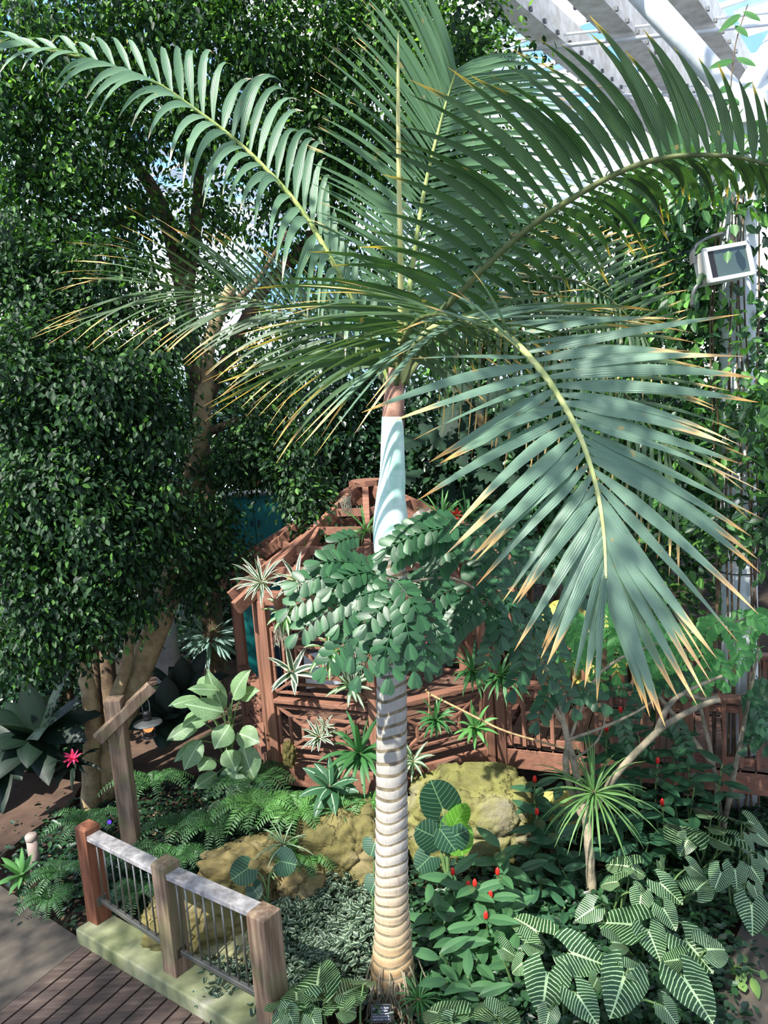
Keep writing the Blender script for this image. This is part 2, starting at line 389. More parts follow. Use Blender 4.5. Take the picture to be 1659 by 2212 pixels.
# kerb
k0 = atz(184, 2010, .16); k1 = atz(520, 2260, .16)
kd = nrm(np.array([-1.10, 5.03])-np.array([-2.83, 6.31])); kn = np.array([-kd[1], kd[0]]); kn = kn if kn[1] > 0 else -kn
kb0 = np.array([-2.83, 6.31])-kd*.03; mb = MB()
mb.beam(tuple(kb0+kn*-.03)+(.06,), tuple(kb0+kd*3.6+kn*-.03)+(.06,), .30, .20)
tag(mb.build('kerb', K['kerb'], bevel=.015), 'low mossy concrete kerb carrying the timber and steel railing', 'kerb')

# glazed roof
ceil = thing('ceiling', None, None); del_keys = [k for k in ('label', 'category') if k in ceil]; ceil['kind'] = 'structure'
ZR = 10.6
m = NT('roof_glass'); tb = m.n('BsdfTransparent', Color=(.93, .97, .98, 1)); gb = m.n('BsdfGlossy', Roughness=.05)
mx = m.n('MixShader', Fac=.06); m.t.links.new(tb.outputs[0], mx.inputs[1]); m.t.links.new(gb.outputs[0], mx.inputs[2]); K['glass'] = m.out(mx.outputs[0])
m = NT('white_shade'); a_ = m.n('BsdfDiffuse', Color=(.9, .92, .95, 1)); t_ = m.n('BsdfTranslucent', Color=(.9, .92, .95, 1))
mx = m.n('MixShader', Fac=.72); m.t.links.new(a_.outputs[0], mx.inputs[1]); m.t.links.new(t_.outputs[0], mx.inputs[2]); K['shade'] = m.out(mx.outputs[0])
mb = MB(); mb.add([(-16, -3, ZR), (18, -3, ZR), (18, 34, ZR), (-16, 34, ZR)], [(0, 1, 2, 3)]); mb.build('glass_panes', K['glass'], ceil)
bd = nrm([.73, 1, 0]); bn = np.array([-bd[1], bd[0], 0])
mb = MB()
org = atz(1200, 60, ZR)
for i in range(-12, 26): o_ = org+bn*-(i*1.15); mb.beam(o_-bd*14, o_+bd*22, .07, .14)
for j in range(-10, 22):
    o_ = org+bd*(j*1.3); mb.beam(o_-bn*14, o_+bn*14, .05, .08)
mb.build('glazing_bars', K['white'], ceil)
mb = MB()
for i in range(0, 24):
    for j in range(-2, 20):
        if rng.random() < .62:
            c_ = org+bn*-((i-4+.5)*1.15)+bd*((j+.5)*1.3)+np.array([0, 0, -.12])
            if c_[0] > .5 and c_[1] > 9: mb.box(c_, (1.22, rng.choice([1.05, .7]), .012), (bd, bn, (0, 0, 1)))
sh = mb.build('shade_panels', K['shade'], ceil)
# box girders with bolt plates
for (xa, ya, nm) in ((1083, 0, 'leftmost white box girder under the glazed roof, beside the tree top'), (1274, 0, 'middle white box girder under the glazed roof'), (1477, 0, 'rightmost white box girder under the glazed roof')):
    a = atz(xa, ya, 9.2); t = thing('roof_girder', 'weathered '+nm, 'beam', a)
    mb = MB(); mb.beam(a-bd*6, a+bd*14, .34, .10); mb.beam(a-bd*6+np.array([0, 0, .22]), a+bd*14+np.array([0, 0, .22]), .22, .36); mb.build('girder', K['dirty'], t)
    mb = MB(); mb.box((0, 0, 0), (.05, .03, .05), (bd, bn, (0, 0, 1))); bo = None
    for k in range(-2, 14):
        for sd in (-1, 1):
            if bo is None: bo = mb.build('bolt_plate', K['grey'], t); o = bo
            else: o = bo.copy(); COL.objects.link(o); o.parent = t
            o.matrix_parent_inverse = wmat(t).inverted(); o.location = tuple(a+bd*(k*.42)+bn*sd*.19+np.array([0, 0, -.02]))
for (a, b, nm) in (((1179, 103), (1700, 48), 'upper'), ((1240, 205), (1600, 205), 'lower')):
    A = atz(*a, 9.1); B = atz(*b, 9.1); d = B-A; mb = MB(); mb.tube([A-d*1.0, B+d*.3], .028, 8); mb.tube([A-d*1.0+np.array([0, 0, .14]), B+d*.3+np.array([0, 0, .14])], .02, 8)
    tag(mb.build('tie_rod', K['white'], smooth=True), nm+' thin pair of white tie rods crossing below the roof girders', 'rod')
# right column with tree struts
node = np.array([3.56, 7.55, 7.02])
t = thing('white_column', 'tall round white column wrapped in vines at right, carrying slanted roof struts', 'column', (3.52, 7.55, 0))
mb = MB(); mb.tube([(3.52, 7.55, -.1), (3.52, 7.55, 2), (3.52, 7.55, 5), tuple(node)], [.17, .17, .165, .165], 28); mb.build('shaft', K['white_col'], t, smooth=True)
mb = MB(); mb.tube([node+np.array([0, 0, -.25]), node+np.array([0, 0, .02])], [.25, .25], 28); mb.build('capital', K['white_col'], t)
for (px, py, z) in ((1240, -190, 9.8), (1160, -250, 10.2), (1780, -90, 9.3), (1900, 60, 9.3)):
    e = atz(px, py, z); mb = MB(); mb.tube([node, node+(e-node)*.5, e], .105, 20); mb.build('strut', K['white_col'], t, smooth=True)
for z in (2.72, 2.58):
    mb = MB(); mb.tube([(3.52+.18*math.cos(a), 7.55+.18*math.sin(a), z) for a in np.linspace(0, 6.283, 25)], .006, 6); mb.build('black_cable', K['black'], t)
cb = aty(368, 1475, 11.5)
mb = MB(); mb.tube([(cb[0], 11.5, -.1), (cb[0], 11.5, 5.5)], .19, 24)
tag(mb.build('white_post', K['white_col'], smooth=True), 'round white post in the shade behind the fig tree at left', 'column')

# overhead canopy added out of view to shade the foreground, opening towards the palm
# ------------------------------------------------------------------ the feature palm
PY = 5.34
palm = thing('satake_palm', 'tall ringed palm with pale blue-green crownshaft and long arching fronds in the centre', 'palm tree', tuple(aty(848, 2150, PY)[:2])+(0,))
prof = [(2230, 60), (2160, 52), (2120, 48), (2090, 47), (2060, 44), (2030, 41), (1990, 38.5), (1950, 37), (1900, 36), (1800, 35), (1700, 34.5), (1600, 34), (1500, 33.5), (1400, 33), (1300, 32), (1240, 31.5), (1205, 32), (1190, 33)]
pys = np.array([p[0] for p in prof][::-1]); pws = np.array([p[1] for p in prof][::-1])
rings = [1215, 1240, 1268, 1300, 1330, 1362, 1392, 1420, 1448, 1475, 1500, 1529, 1556, 1580, 1607, 1635, 1660, 1688, 1712, 1736, 1760, 1783, 1806, 1829, 1852, 1875, 1896, 1917, 1937, 1957, 1976, 1996, 2017, 2038, 2060, 2082, 2104]
rows = []
allr = sorted(set(list(range(2230, 1185, -12))))[::-1]
def trad(py):
    p = aty(848, py, PY); dep = float((p-np.array([0, 0, CAMH]))@F_); return np.interp(py, pys, pws)*dep/FPX
for py in allr:
    if all(abs(py-r) > 7.5 for r in rings): rows.append((py, 1.0))
for r in rings:
    hw = 3.6 if r < 1720 else 2.3
    rows += [(r+hw+2.6, 1.03 if r > 1700 else 1.012), (r+hw, 1.0), (r-hw, .975), (r-hw-2.4, .985)]
rows.sort(key=lambda q: -q[0])
mb = MB(); pts = [aty(846 if p < 1990 else 848, p, PY) for p, s in rows]
nn = 40; V = []
for (py, s), c in zip(rows, pts):
    rr = trad(py)*s
    for k in range(nn):
        a = 2*math.pi*k/nn; wob = .006*math.sin(3*a+py*.02)
        V.append((c[0]+rr*math.cos(a), c[1]+rr*math.sin(a), c[2]+wob+ .02*math.sin(a+1.5)*(1 if py < 1700 else .5)))
Fc = []; mi = []
for i in range(len(rows)-1):
    ym = (rows[i][0]+rows[i+1][0])/2; isr = any(abs(ym-r) < 2.0 for r in rings)
    for k in range(nn): Fc.append((i*nn+k, i*nn+(k+1) % nn, (i+1)*nn+(k+1) % nn, (i+1)*nn+k)); mi.append(1 if isr else 0)
mb.add(V, Fc); mb.m = mi
m = NT('palm_trunk'); v = m.objvec(); tcz = m.n('SeparateXYZ', Vector=m.n('TexCoord').outputs['Object']).outputs[2]
n1 = m.noise(2.2, 5, m.objvec((1, 1, 2))); n2 = m.noise(26, 5, m.objvec((2.4, 2.4, .5)))
c = m.ramp(tcz, [(0, lin((142, 112, 78))), (.42, lin((196, 164, 122))), (.75, lin((200, 182, 156))), (.98, lin((186, 182, 174)))])
mapr = m.math('MULTIPLY', tcz, .45); c = m.ramp(mapr, [(.02, lin((116, 90, 64))), (.16, lin((172, 142, 104))), (.36, lin((180, 160, 136))), (.55, lin((166, 160, 154))), (1, lin((150, 148, 142)))])
c = m.mix(m.math('MULTIPLY', m.ramp(n2, [(.52, (0, 0, 0)), (.7, (1, 1, 1))]), .45), c, lin((120, 104, 90)))
c = m.mix(m.math('MULTIPLY', m.ramp(n1, [(.5, (0, 0, 0)), (.7, (1, 1, 1))]), .4), c, lin((150, 140, 128)))
K['trunk'] = m.out(m.pbr(c, .75, n2, .35, .006, .25))
mb.build('trunk', [K['trunk'], K['scar']], palm, smooth=True)
# crownshaft
cs = [(1198, 33), (1190, 36.5), (1165, 38), (1135, 38), (1105, 35.5), (1070, 31), (1030, 28), (990, 26), (950, 25), (920, 24), (900, 23.5)]
mb = MB(); cpts = [aty(848-(p[0] > 1060)*4+(p[0]-1190)*0, p[0], PY) for p in cs]
mb.tube(cpts, [p[1]*float((c_-np.array([0, 0, CAMH]))@F_)/FPX for p, c_ in zip(cs, cpts)], 36); mb.build('crownshaft', K['crown'], palm, smooth=True)
cs2 = [(935, 24.3), (900, 24.6), (870, 23), (840, 21), (810, 17), (785, 12)]
cp2 = [aty(848+(935-p[0])*.04, p[0], PY+.01) for p in cs2]; mb = MB()
mb.tube(cp2, [p[1]*float((c_-np.array([0, 0, CAMH]))@F_)/FPX for p, c_ in zip(cs2, cp2)], 30); mb.build('leaf_sheath', K['sheath'], palm, smooth=True)
mb = MB(); sp_ = [(866, 800), (866, 690), (865, 560), (862, 400), (860, 240), (860, 130), (860, 72)]
mb.tube([aty(x, y, PY-.03-.0003*(800-y)) for x, y in sp_], [.022, .021, .019, .0165, .013, .009, .003], 10)
mb.build('spear_leaf', mat_stain('spear', (178, 176, 96), (204, 196, 140), 3, .5, .1, (214, 170, 130)), palm, smooth=True)

def frond(name, rach, LT, RT, n, W, mat, rmat=None, arch=.16, rr=(.022, .004), t0=.08, jit=.02, twist=.0, hang=0.0, parent=None, seed=1):
    rg = np.random.default_rng(seed); parent = parent or palm
    RP = smooth_path([aty(*p) for p in rach], 60); tt = np.linspace(0, 1, 60)
    mb = MB(); rad = np.linspace(rr[0], rr[1], 60); mb.tube(RP, rad, 8)
    rob = mb.build(name, rmat or K['rachis'], parent, smooth=True)
    V, Fc, UV = [], [], []
    def tipcurve(T):
        T = sorted(T); ts = np.array([q[0] for q in T]); P = np.array([aty(*q[1:]) for q in T]); return ts, P
    for side, T in ((-1, LT), (1, RT)):
        if not T: continue
        ts, P = tipcurve(T)
        for k in range(n):
            t = t0+(1-t0)*(k+.5*(side > 0))/(n-.5)
            t = min(t, .998)
            if t < ts[0]-.03: continue
            p0 = np.array([np.interp(t, tt, RP[:, j]) for j in range(3)]); p1 = np.array([np.interp(t, ts, P[:, j]) for j in range(3)])
            Tn = nrm(np.array([np.interp(min(t+.03, 1), tt, RP[:, j]) for j in range(3)])-np.array([np.interp(max(t-.03, 0), tt, RP[:, j]) for j in range(3)]))
            L = np.linalg.norm(p1-p0); p1 = p1+rg.normal(size=3)*jit*L*1.6; sc_ = 1.05+rg.normal()*.07; p1 = p0+(p1-p0)*sc_
            d = p1-p0
            ctrl = p0+d*.45+np.array([0, 0, 1])*arch*L*(1+.35*rg.normal())+Tn*.10*L
            ns = 9; pts = []
            for q in np.linspace(0, 1, ns):
                pts.append((1-q)**2*p0+2*q*(1-q)*ctrl+q*q*p1-np.array([0, 0, 1])*hang*L*max(0, q-.55)**2)
            pts = np.array(pts); b = len(V); w0 = W*(.85+.3*rg.random())*min(1, .55+L/.9*.45)
            tw = twist+rg.normal()*.25
            for i, q in enumerate(np.linspace(0, 1, ns)):
                dd = nrm(pts[min(i+1, ns-1)]-pts[max(i-1, 0)]); wv = Tn-dd*np.dot(Tn, dd); wv = nrm(wv) ; nn_ = np.cross(dd, wv)
                wv2 = wv*math.cos(tw*(.4+q))+nn_*math.sin(tw*(.4+q)); nn2 = np.cross(dd, wv2)
                ww = w0*(.28+.72*min(1, q*4))*(1-max(0, q-.35)/.65)**.75/2+.0008
                V += [pts[i]-wv2*ww+nn2*ww*.35*side, pts[i], pts[i]+wv2*ww+nn2*ww*.35*side]; UV += [(0, q), (.5, q), (1, q)]
            for i in range(ns-1):
                a = b+i*3; Fc += [(a, a+1, a+4, a+3), (a+1, a+2, a+5, a+4)]
    o = link('leaflets', npmesh('leaflets', np.array(V), np.array(Fc), mat, np.array(UV), smooth=True), rob)
    return rob

# front right, arching toward the viewer
frond('frond', [(866, 830, 5.34), (900, 740, 5.2), (980, 690, 4.9), (1080, 715, 4.5), (1160, 790, 4.15), (1215, 870, 3.95), (1258, 955, 3.8), (1290, 1060, 3.68), (1305, 1160, 3.6), (1309, 1250, 3.55)],
  [(.10, 600, 950, 4.6), (.16, 690, 1000, 4.4), (.22, 800, 860, 4.2), (.27, 870, 715, 4.2), (.33, 940, 660, 4.2), (.38, 1060, 560, 4.2), (.43, 810, 860, 3.7), (.48, 885, 935, 3.6), (.53, 925, 985, 3.6), (.58, 950, 1010, 3.6), (.63, 1000, 1165, 3.5), (.69, 1040, 1200, 3.5), (.74, 1095, 1290, 3.5), (.79, 1115, 1320, 3.45), (.84, 1160, 1420, 3.45), (.9, 1185, 1440, 3.4), (.95, 1245, 1470, 3.4), (1, 1300, 1500, 3.4)],
  [(.10, 1200, 660, 5.1), (.2, 1290, 680, 4.9), (.3, 1400, 700, 4.5), (.38, 1480, 700, 4.2), (.43, 1600, 755, 3.9), (.48, 1640, 830, 3.8), (.53, 1610, 930, 3.7), (.59, 1600, 1020, 3.6), (.65, 1625, 1160, 3.55), (.71, 1600, 1250, 3.5), (.77, 1560, 1430, 3.45), (.83, 1530, 1460, 3.45), (.88, 1470, 1500, 3.4), (.93, 1420, 1510, 3.4), (1, 1385, 1545, 3.4)],
  36, .072, K['palm'], K['rachis_pale'], arch=.12, rr=(.026, .006), t0=.12, seed=3)
# big right frond seen from below
frond('frond', [(872, 830, 5.34), (905, 730, 5.3), (1000, 625, 5.15), (1120, 510, 4.95), (1250, 420, 4.7), (1380, 355, 4.5), (1500, 335, 4.35), (1640, 350, 4.2), (1780, 420, 4.1)],
  [(.06, 500, 870, 4.9), (.12, 560, 730, 4.8), (.18, 590, 600, 4.8), (.24, 740, 570, 4.8), (.30, 838, 450, 4.8), (.37, 830, 320, 4.7), (.43, 880, 270, 4.65), (.49, 970, 180, 4.6), (.54, 1060, 160, 4.55), (.59, 1130, 155, 4.5), (.64, 1200, 110, 4.4), (.68, 1280, 90, 4.35), (.73, 1385, 100, 4.3), (.78, 1420, 100, 4.25), (.83, 1520, 135, 4.2), (.88, 1620, 190, 4.1), (.94, 1720, 240, 4.0), (1, 1840, 360, 3.9)],
  [(.14, 960, 860, 5.3), (.25, 1100, 740, 5.4), (.35, 1210, 640, 5.4), (.45, 1330, 580, 5.3), (.55, 1420, 500, 5.2), (.65, 1480, 440, 5.1), (.75, 1560, 430, 4.9), (.88, 1660, 440, 4.7), (1, 1800, 500, 4.4)],
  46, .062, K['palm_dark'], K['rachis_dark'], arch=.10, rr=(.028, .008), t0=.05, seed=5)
# upright fronds at the back
frond('frond', [(862, 800, 5.4), (885, 620, 5.6), (915, 420, 5.8), (950, 270, 6.0), (985, 152, 6.1)],
  [(.1, 700, 640, 5.6), (.25, 690, 500, 5.6), (.4, 680, 350, 5.7), (.55, 710, 190, 5.8), (.7, 770, 60, 5.9), (.85, 830, -60, 6), (1, 880, -90, 6.1)],
  [(.1, 1060, 700, 5.9), (.25, 1130, 600, 6), (.4, 1200, 500, 6.1), (.55, 1240, 400, 6.2), (.7, 1250, 290, 6.3), (.85, 1240, 190, 6.3), (1, 1140, 120, 6.3)],
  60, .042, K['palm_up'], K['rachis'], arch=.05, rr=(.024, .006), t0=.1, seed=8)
# left frond arching away, leaflets curling down
frond('frond', [(850, 840, 5.34), (815, 760, 5.4), (765, 660, 5.5), (710, 550, 5.6), (645, 445, 5.7), (570, 360, 5.75), (500, 295, 5.8), (420, 235, 5.8), (330, 175, 5.75), (200, 130, 5.7), (60, 100, 5.6)],
  [(.1, 800, 760, 5.2), (.18, 745, 760, 5.1), (.26, 700, 690, 5.1), (.34, 640, 650, 5.2), (.42, 580, 500, 5.3), (.5, 500, 420, 5.4), (.58, 440, 400, 5.4), (.65, 385, 360, 5.4), (.72, 300, 250, 5.5), (.8, 200, 215, 5.5), (.9, 100, 150, 5.5), (1, -60, 140, 5.5)],
  [(.1, 880, 680, 5.5), (.18, 780, 560, 5.6), (.26, 735, 460, 5.7), (.34, 705, 350, 5.8), (.42, 690, 265, 5.9), (.5, 645, 225, 6), (.58, 600, 165, 6), (.65, 500, 130, 6), (.72, 405, 100, 6), (.8, 300, 80, 5.9), (.9, 150, 85, 5.8), (1, -60, 80, 5.6)],
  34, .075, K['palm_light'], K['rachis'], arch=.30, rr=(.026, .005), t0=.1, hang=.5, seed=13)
# older frond low at left
frond('frond', [(848, 850, 5.38), (790, 770, 5.7), (700, 700, 6.1), (580, 655, 6.5), (470, 640, 6.8), (400, 630, 7)],
  [(.15, 620, 960, 5.9), (.3, 520, 860, 6), (.5, 400, 760, 6.2), (.7, 285, 740, 6.3), (.85, 120, 740, 6.5), (1, 110, 690, 6.6)],
  [(.15, 720, 620, 6), (.3, 640, 560, 6.2), (.5, 480, 520, 6.5), (.7, 300, 475, 6.6), (.85, 170, 560, 6.7), (1, 140, 630, 6.7)],
  34, .036, K['palm_old'], K['rachis_dark'], arch=.16, rr=(.022, .005), t0=.1, seed=21)
# short frond leaning toward the viewer, leaflets fanning left
frond('frond', [(856, 830, 5.3), (870, 740, 5.1), (905, 690, 4.8), (960, 680, 4.5), (1020, 700, 4.25)],
  [(.1, 700, 990, 4.9), (.25, 600, 900, 4.8), (.4, 490, 860, 4.6), (.55, 520, 760, 4.5), (.7, 570, 690, 4.4), (.85, 640, 640, 4.3), (1, 760, 600, 4.2)],
  [(.1, 1000, 900, 5.1), (.3, 1080, 850, 4.9), (.5, 1150, 800, 4.7), (1, 1280, 760, 4.4)],
  16, .04, K['palm_old'], K['rachis_dark'], arch=.14, rr=(.022, .006), t0=.15, seed=25)
# hidden rear fronds at right with golden tips
frond('frond', [(870, 830, 5.4), (960, 720, 5.8), (1080, 690, 6.2), (1220, 740, 6.4), (1350, 850, 6.4), (1450, 990, 6.3)],
  [(.2, 950, 900, 6), (.4, 1060, 980, 6.1), (.6, 1200, 1020, 6.2), (.8, 1330, 1130, 6.2), (1, 1480, 1240, 6.1)],
  [(.2, 1180, 640, 6.5), (.4, 1350, 680, 6.6), (.6, 1490, 740, 6.5), (.8, 1560, 900, 6.4), (1, 1600, 1120, 6.2)],
  30, .036, K['palm_old'], K['rachis_dark'], arch=.12, rr=(.022, .005), t0=.12, seed=31)
frond('frond', [(868, 820, 5.45), (960, 690, 6.0), (1080, 610, 6.5), (1210, 600, 6.8), (1310, 640, 6.9), (1390, 720, 6.9)],
  [(.2, 960, 760, 6.4), (.45, 1120, 740, 6.6), (.65, 1240, 790, 6.6), (.85, 1330, 830, 6.6), (1, 1440, 850, 6.7)],
  [(.2, 1100, 500, 6.8), (.4, 1240, 490, 7), (.6, 1360, 510, 7.1), (.8, 1450, 570, 7.1), (1, 1480, 700, 7)],
  36, .034, K['palm_old'], K['rachis_dark'], arch=.14, rr=(.022, .005), t0=.12, seed=33)
# aerial roots round the foot
mb = MB()
for k in range(34):
    a = rng.uniform(math.pi, 2*math.pi); c_ = aty(848, 2110+rng.uniform(-60, 20), PY); r0 = .17+rng.uniform(0, .02)
    p = [c_+np.array([math.cos(a)*r0, math.sin(a)*r0, 0])]
    for q in range(1, 5): p.append(np.array([c_[0]+math.cos(a+rng.normal()*.1)*(r0+.03*q), c_[1]+math.sin(a)*(r0+.03*q), c_[2]*(1-q/4)-.02]))
    mb.tube(smooth_path(p, 9), .006, 5)
mb.build('aerial_roots', K['twig'], palm, smooth=True)


# ------------------------------------------------------------------ timber and steel railing at lower left
rl = thing('railing', 'timber post railing with grey handrails and thin steel balusters on the kerb', 'railing', (-2.83, 6.31, .16))
PP = [np.array([-2.79, 6.31]), np.array([-1.91, 5.60]), np.array([-1.06, 5.01])]
tops = [1.04, 1.08, 1.01]; pw = [.155, .16, .175]
ryaw = math.atan2(kd[1], kd[0]); ax = ((math.cos(ryaw), math.sin(ryaw), 0), (-math.sin(ryaw), math.cos(ryaw), 0), (0, 0, 1))
for i, (p, tz, wd) in enumerate(zip(PP, tops, pw)):
    z0 = .14 if i < 2 else -.04
    mb = MB(); mb.box((p[0], p[1], (z0+tz)/2), (wd, wd, tz-z0), ax)
    h = wd/2; c = wd*.36
    V = [np.array([p[0], p[1], tz])+np.array(ax[0])*h*a+np.array(ax[1])*h*b for a, b in ((-1, -1), (1, -1), (1, 1), (-1, 1))]
    V += [np.array([p[0], p[1], tz+.025])+np.array(ax[0])*c*a+np.array(ax[1])*c*b for a, b in ((-1, -1), (1, -1), (1, 1), (-1, 1))]
    mb.add(V, [(4, 5, 6, 7), (0, 1, 5, 4), (1, 2, 6, 5), (2, 3, 7, 6), (3, 0, 4, 7)])
    o = mb.build('post', K['old_red'] if i == 0 else K['old'], rl, bevel=.006)
    if i == 2: o['label'] = 'pale weathered post, mossy at its foot'
    if i == 0: o['label'] = 'reddish brown post'
for i in range(2):
    a, b = PP[i]+kd*.07, PP[i+1]-kd*.07; zt = tops[i]-.05; zb = .36 if i == 0 else .34
    zt2 = tops[i+1]-.08 if i == 0 else tops[i+1]-.015
    mb = MB(); mb.beam((a[0], a[1], zt-.02), (b[0], b[1], zt2), .13, .045); mb.build('handrail', K['rail'], rl, bevel=.006)
    mb = MB(); mb.beam((a[0], a[1], zb), (b[0], b[1], zb-.04), .035, .04); mb.build('bottom_rail', K['steel'], rl, bevel=.004)
    mb = MB(); mb.box((a[0], a[1], zb), (.02, .10, .09), ax); mb.build('bracket', K['steel'], rl, bevel=.004)
    base = None
    for k in range(9):
        f = (k+.35)/9; q = a+(b-a)*f; zl = zb-.04*f; zh = zt-.03+(zt2-zt)*f
        mb = MB(); mb.tube([(q[0], q[1], zl), (q[0], q[1], zh)], .0075, 8); mb.build('baluster', K['steel'], rl, smooth=True)

# ------------------------------------------------------------------ hexagonal-roofed gazebo (eight sided) and footbridge
GC = np.array([-.2, 9.25]); GR = 1.72
def oc(k, r=GR, z=0): a = R_(45*k); return np.array([GC[0]+r*math.sin(a), GC[1]-r*math.cos(a), z])
gz = thing('gazebo', 'octagonal brown redwood gazebo with open slatted roof and lattice railings behind the palm', 'gazebo', (GC[0], GC[1], .5))
ZF, ZT, ZE, ZP = .68, 1.42, 2.52, 3.56
mb = MB()
dirb = nrm([.8, .6, 0]); nb_ = np.array([-dirb[1], dirb[0], 0])
for i in range(-13, 14):
    o_ = i*.13; hw = math.sqrt(max(0, (GR*.95)**2-o_**2)); c0 = np.array([GC[0], GC[1], ZF-.02])+nb_*o_
    if hw > .1: mb.beam(c0-dirb*hw, c0+dirb*hw, .122, .04)
o = mb.build('deck', K['deck'], gz, bevel=.003)
for k in range(8):
    a, b = oc(k), oc(k+1); d = nrm(b-a)
    mb = MB(); mb.beam(a+np.array([0, 0, .57]), b+np.array([0, 0, .57]), .06, .24); mb.build('fascia', K['redwood'], gz, bevel=.006)
    for s_ in (0, 1):
        p = oc(k, GR-.03)+(d if s_ else 0)*0; dd = nrm(oc(k+1)-oc(k)) if s_ else nrm(oc(k-1)-oc(k))
        q = oc(k, GR)+dd*.055; mb = MB(); u = np.array([-dd[1], dd[0], 0])
        mb.box((q[0], q[1], (.42+ZE)/2), (.10, .10, ZE-.42), (dd, u, (0, 0, 1)))
        mb.build('post', K['redwood_v'], gz, bevel=.006)
    mb = MB(); mb.beam(oc(k, GR, ZE+.03), oc(k+1, GR, ZE+.03), .08, .15); mb.build('ring_beam', K['redwood'], gz, bevel=.006)
    # hip rafter and slats
    e0 = oc(k, GR+.28, ZE-.02); mb = MB(); mb.beam(e0, np.array([GC[0], GC[1], ZP])+(e0-np.array([GC[0], GC[1], ZP]))*.05, .075, .15); mb.build('hip_rafter', K['redwood'], gz, bevel=.006)
    pk = np.array([GC[0], GC[1], ZP])
    for j, f in enumerate((.26, .42, .58, .74)):
        A = pk+(oc(k, GR+.28, ZE)-pk)*f; B = pk+(oc(k+1, GR+.28, ZE)-pk)*f; mb = MB(); mb.beam(A, B, .045, .09); mb.build('purlin', K['redwood'], gz)
    m0 = (oc(k, GR+.24, ZE)+oc(k+1, GR+.24, ZE))/2
    for off in (-.3, .3):
        dd = nrm(oc(k+1)-oc(k)); A = m0+dd*off; B = pk+(m0-pk)*.42+dd*off*.9; mb = MB(); mb.beam(A, B, .05, .12); mb.build('rafter', K['redwood'], gz, bevel=.004)
mb = MB(); mb.tube([(GC[0], GC[1], ZP-.02), (GC[0], GC[1], ZP+.05)], .2, 8); mb.build('roof_cap', K['redwood'], gz, bevel=.005)
def lattice(nm, a, b, z0, z1, parent):
    """framed panel with nested rectangles and diagonals"""
    a = np.array(a); b = np.array(b); d = b-a; L = np.linalg.norm(d); d /= L; H = z1-z0
    P = lambda u, v: a+d*u+np.array([0, 0, z0-a[2]+v])
    mb = MB(); wd = .03
    def bar(u0, v0, u1, v1, ht=.032): mb.beam(P(u0, v0), P(u1, v1), wd, ht, up=np.cross(d, (0, 0, 1)))
    def rect(iu, iv):
        bar(iu, iv, L-iu, iv); bar(iu, H-iv, L-iu, H-iv); bar(iu, iv, iu, H-iv); bar(L-iu, iv, L-iu, H-iv)
    rect(.02, .02); rect(.15, .12); rect(.30, .21)
    for (u, v) in ((0, 0), (1, 0), (0, 1), (1, 1)):
        cu, cv = (.02 if not u else L-.02), (.02 if not v else H-.02); iu, iv = (.30 if not u else L-.30), (.21 if not v else H-.21)
        bar(cu, cv, iu, iv, .04)
    bar(.30, .21, L-.30, H-.21, .04); bar(.30, H-.21, L-.30, .21, .04)
    return mb.build(nm, K['redwood'], parent, bevel=.004)
for k in (0, 7, 6, 3):
    a, b = oc(k), oc(k+1); d = nrm(b-a); a2, b2 = a+d*.11, b-d*.11
    lattice('railing_panel', a2, b2, ZF+.10, ZT-.06, gz)
    mb = MB(); mb.beam(a2+np.array([0, 0, ZT]), b2+np.array([0, 0, ZT]), .13, .045); mb.build('handrail', K['redwood'], gz, bevel=.006)
a, b = oc(7), oc(8); d = nrm(b-a)
lattice('lattice_screen', a+d*.11, b-d*.11, ZT+.07, 2.24, gz)
# footbridge to the right
BR0 = oc(1)+np.array([.06, -.02, 0]); BRD = nrm([1.5, -.62, 0]); BRN = np.array([-BRD[1], BRD[0], 0])
br = thing('footbridge', 'brown redwood footbridge with upright balusters leading right from the gazebo', 'bridge', (BR0[0], BR0[1], .5))
BL = 4.2
mb = MB()
for i in range(30):
    c0 = BR0+BRD*(.1+i*.14)+np.array([0, 0, ZF-.02]); mb.beam(c0+BRN*-.02, c0+BRN*1.35, .128, .04)
mb.build('deck', K['deck'], br, bevel=.003)
for sd in (0, 1.33):
    o_ = BR0+BRN*sd
    mb = MB(); mb.beam(o_+np.array([0, 0, .57]), o_+BRD*BL+np.array([0, 0, .57]), .06, .22); mb.build('fascia', K['redwood'], br, bevel=.006)
    mb = MB(); mb.beam(o_+np.array([0, 0, ZT]), o_+BRD*BL+np.array([0, 0, ZT]), .14, .045); mb.build('handrail', K['redwood'], br, bevel=.006)
    for zz in (ZF+.10, ZT-.10):
        mb = MB(); mb.beam(o_+np.array([0, 0, zz]), o_+BRD*BL+np.array([0, 0, zz]), .04, .075); mb.build('rail', K['redwood'], br, bevel=.004)
    for i in range(27):
        q = o_+BRD*(.14+i*.152); mb = MB(); mb.box((q[0]-BRN[0]*.03, q[1]-BRN[1]*.03, (ZF+.06+ZT-.03)/2), (.04, .035, ZT-ZF-.08), (BRD, BRN, (0, 0, 1))); mb.build('baluster', K['redwood_v'], br)
    for i in range(3):
        q = o_+BRD*(.04+i*1.9); mb = MB(); mb.box((q[0], q[1], (.38+ZT)/2), (.10, .10, ZT-.38), (BRD, BRN, (0, 0, 1))); mb.build('post', K['redwood_v'], br, bevel=.006)

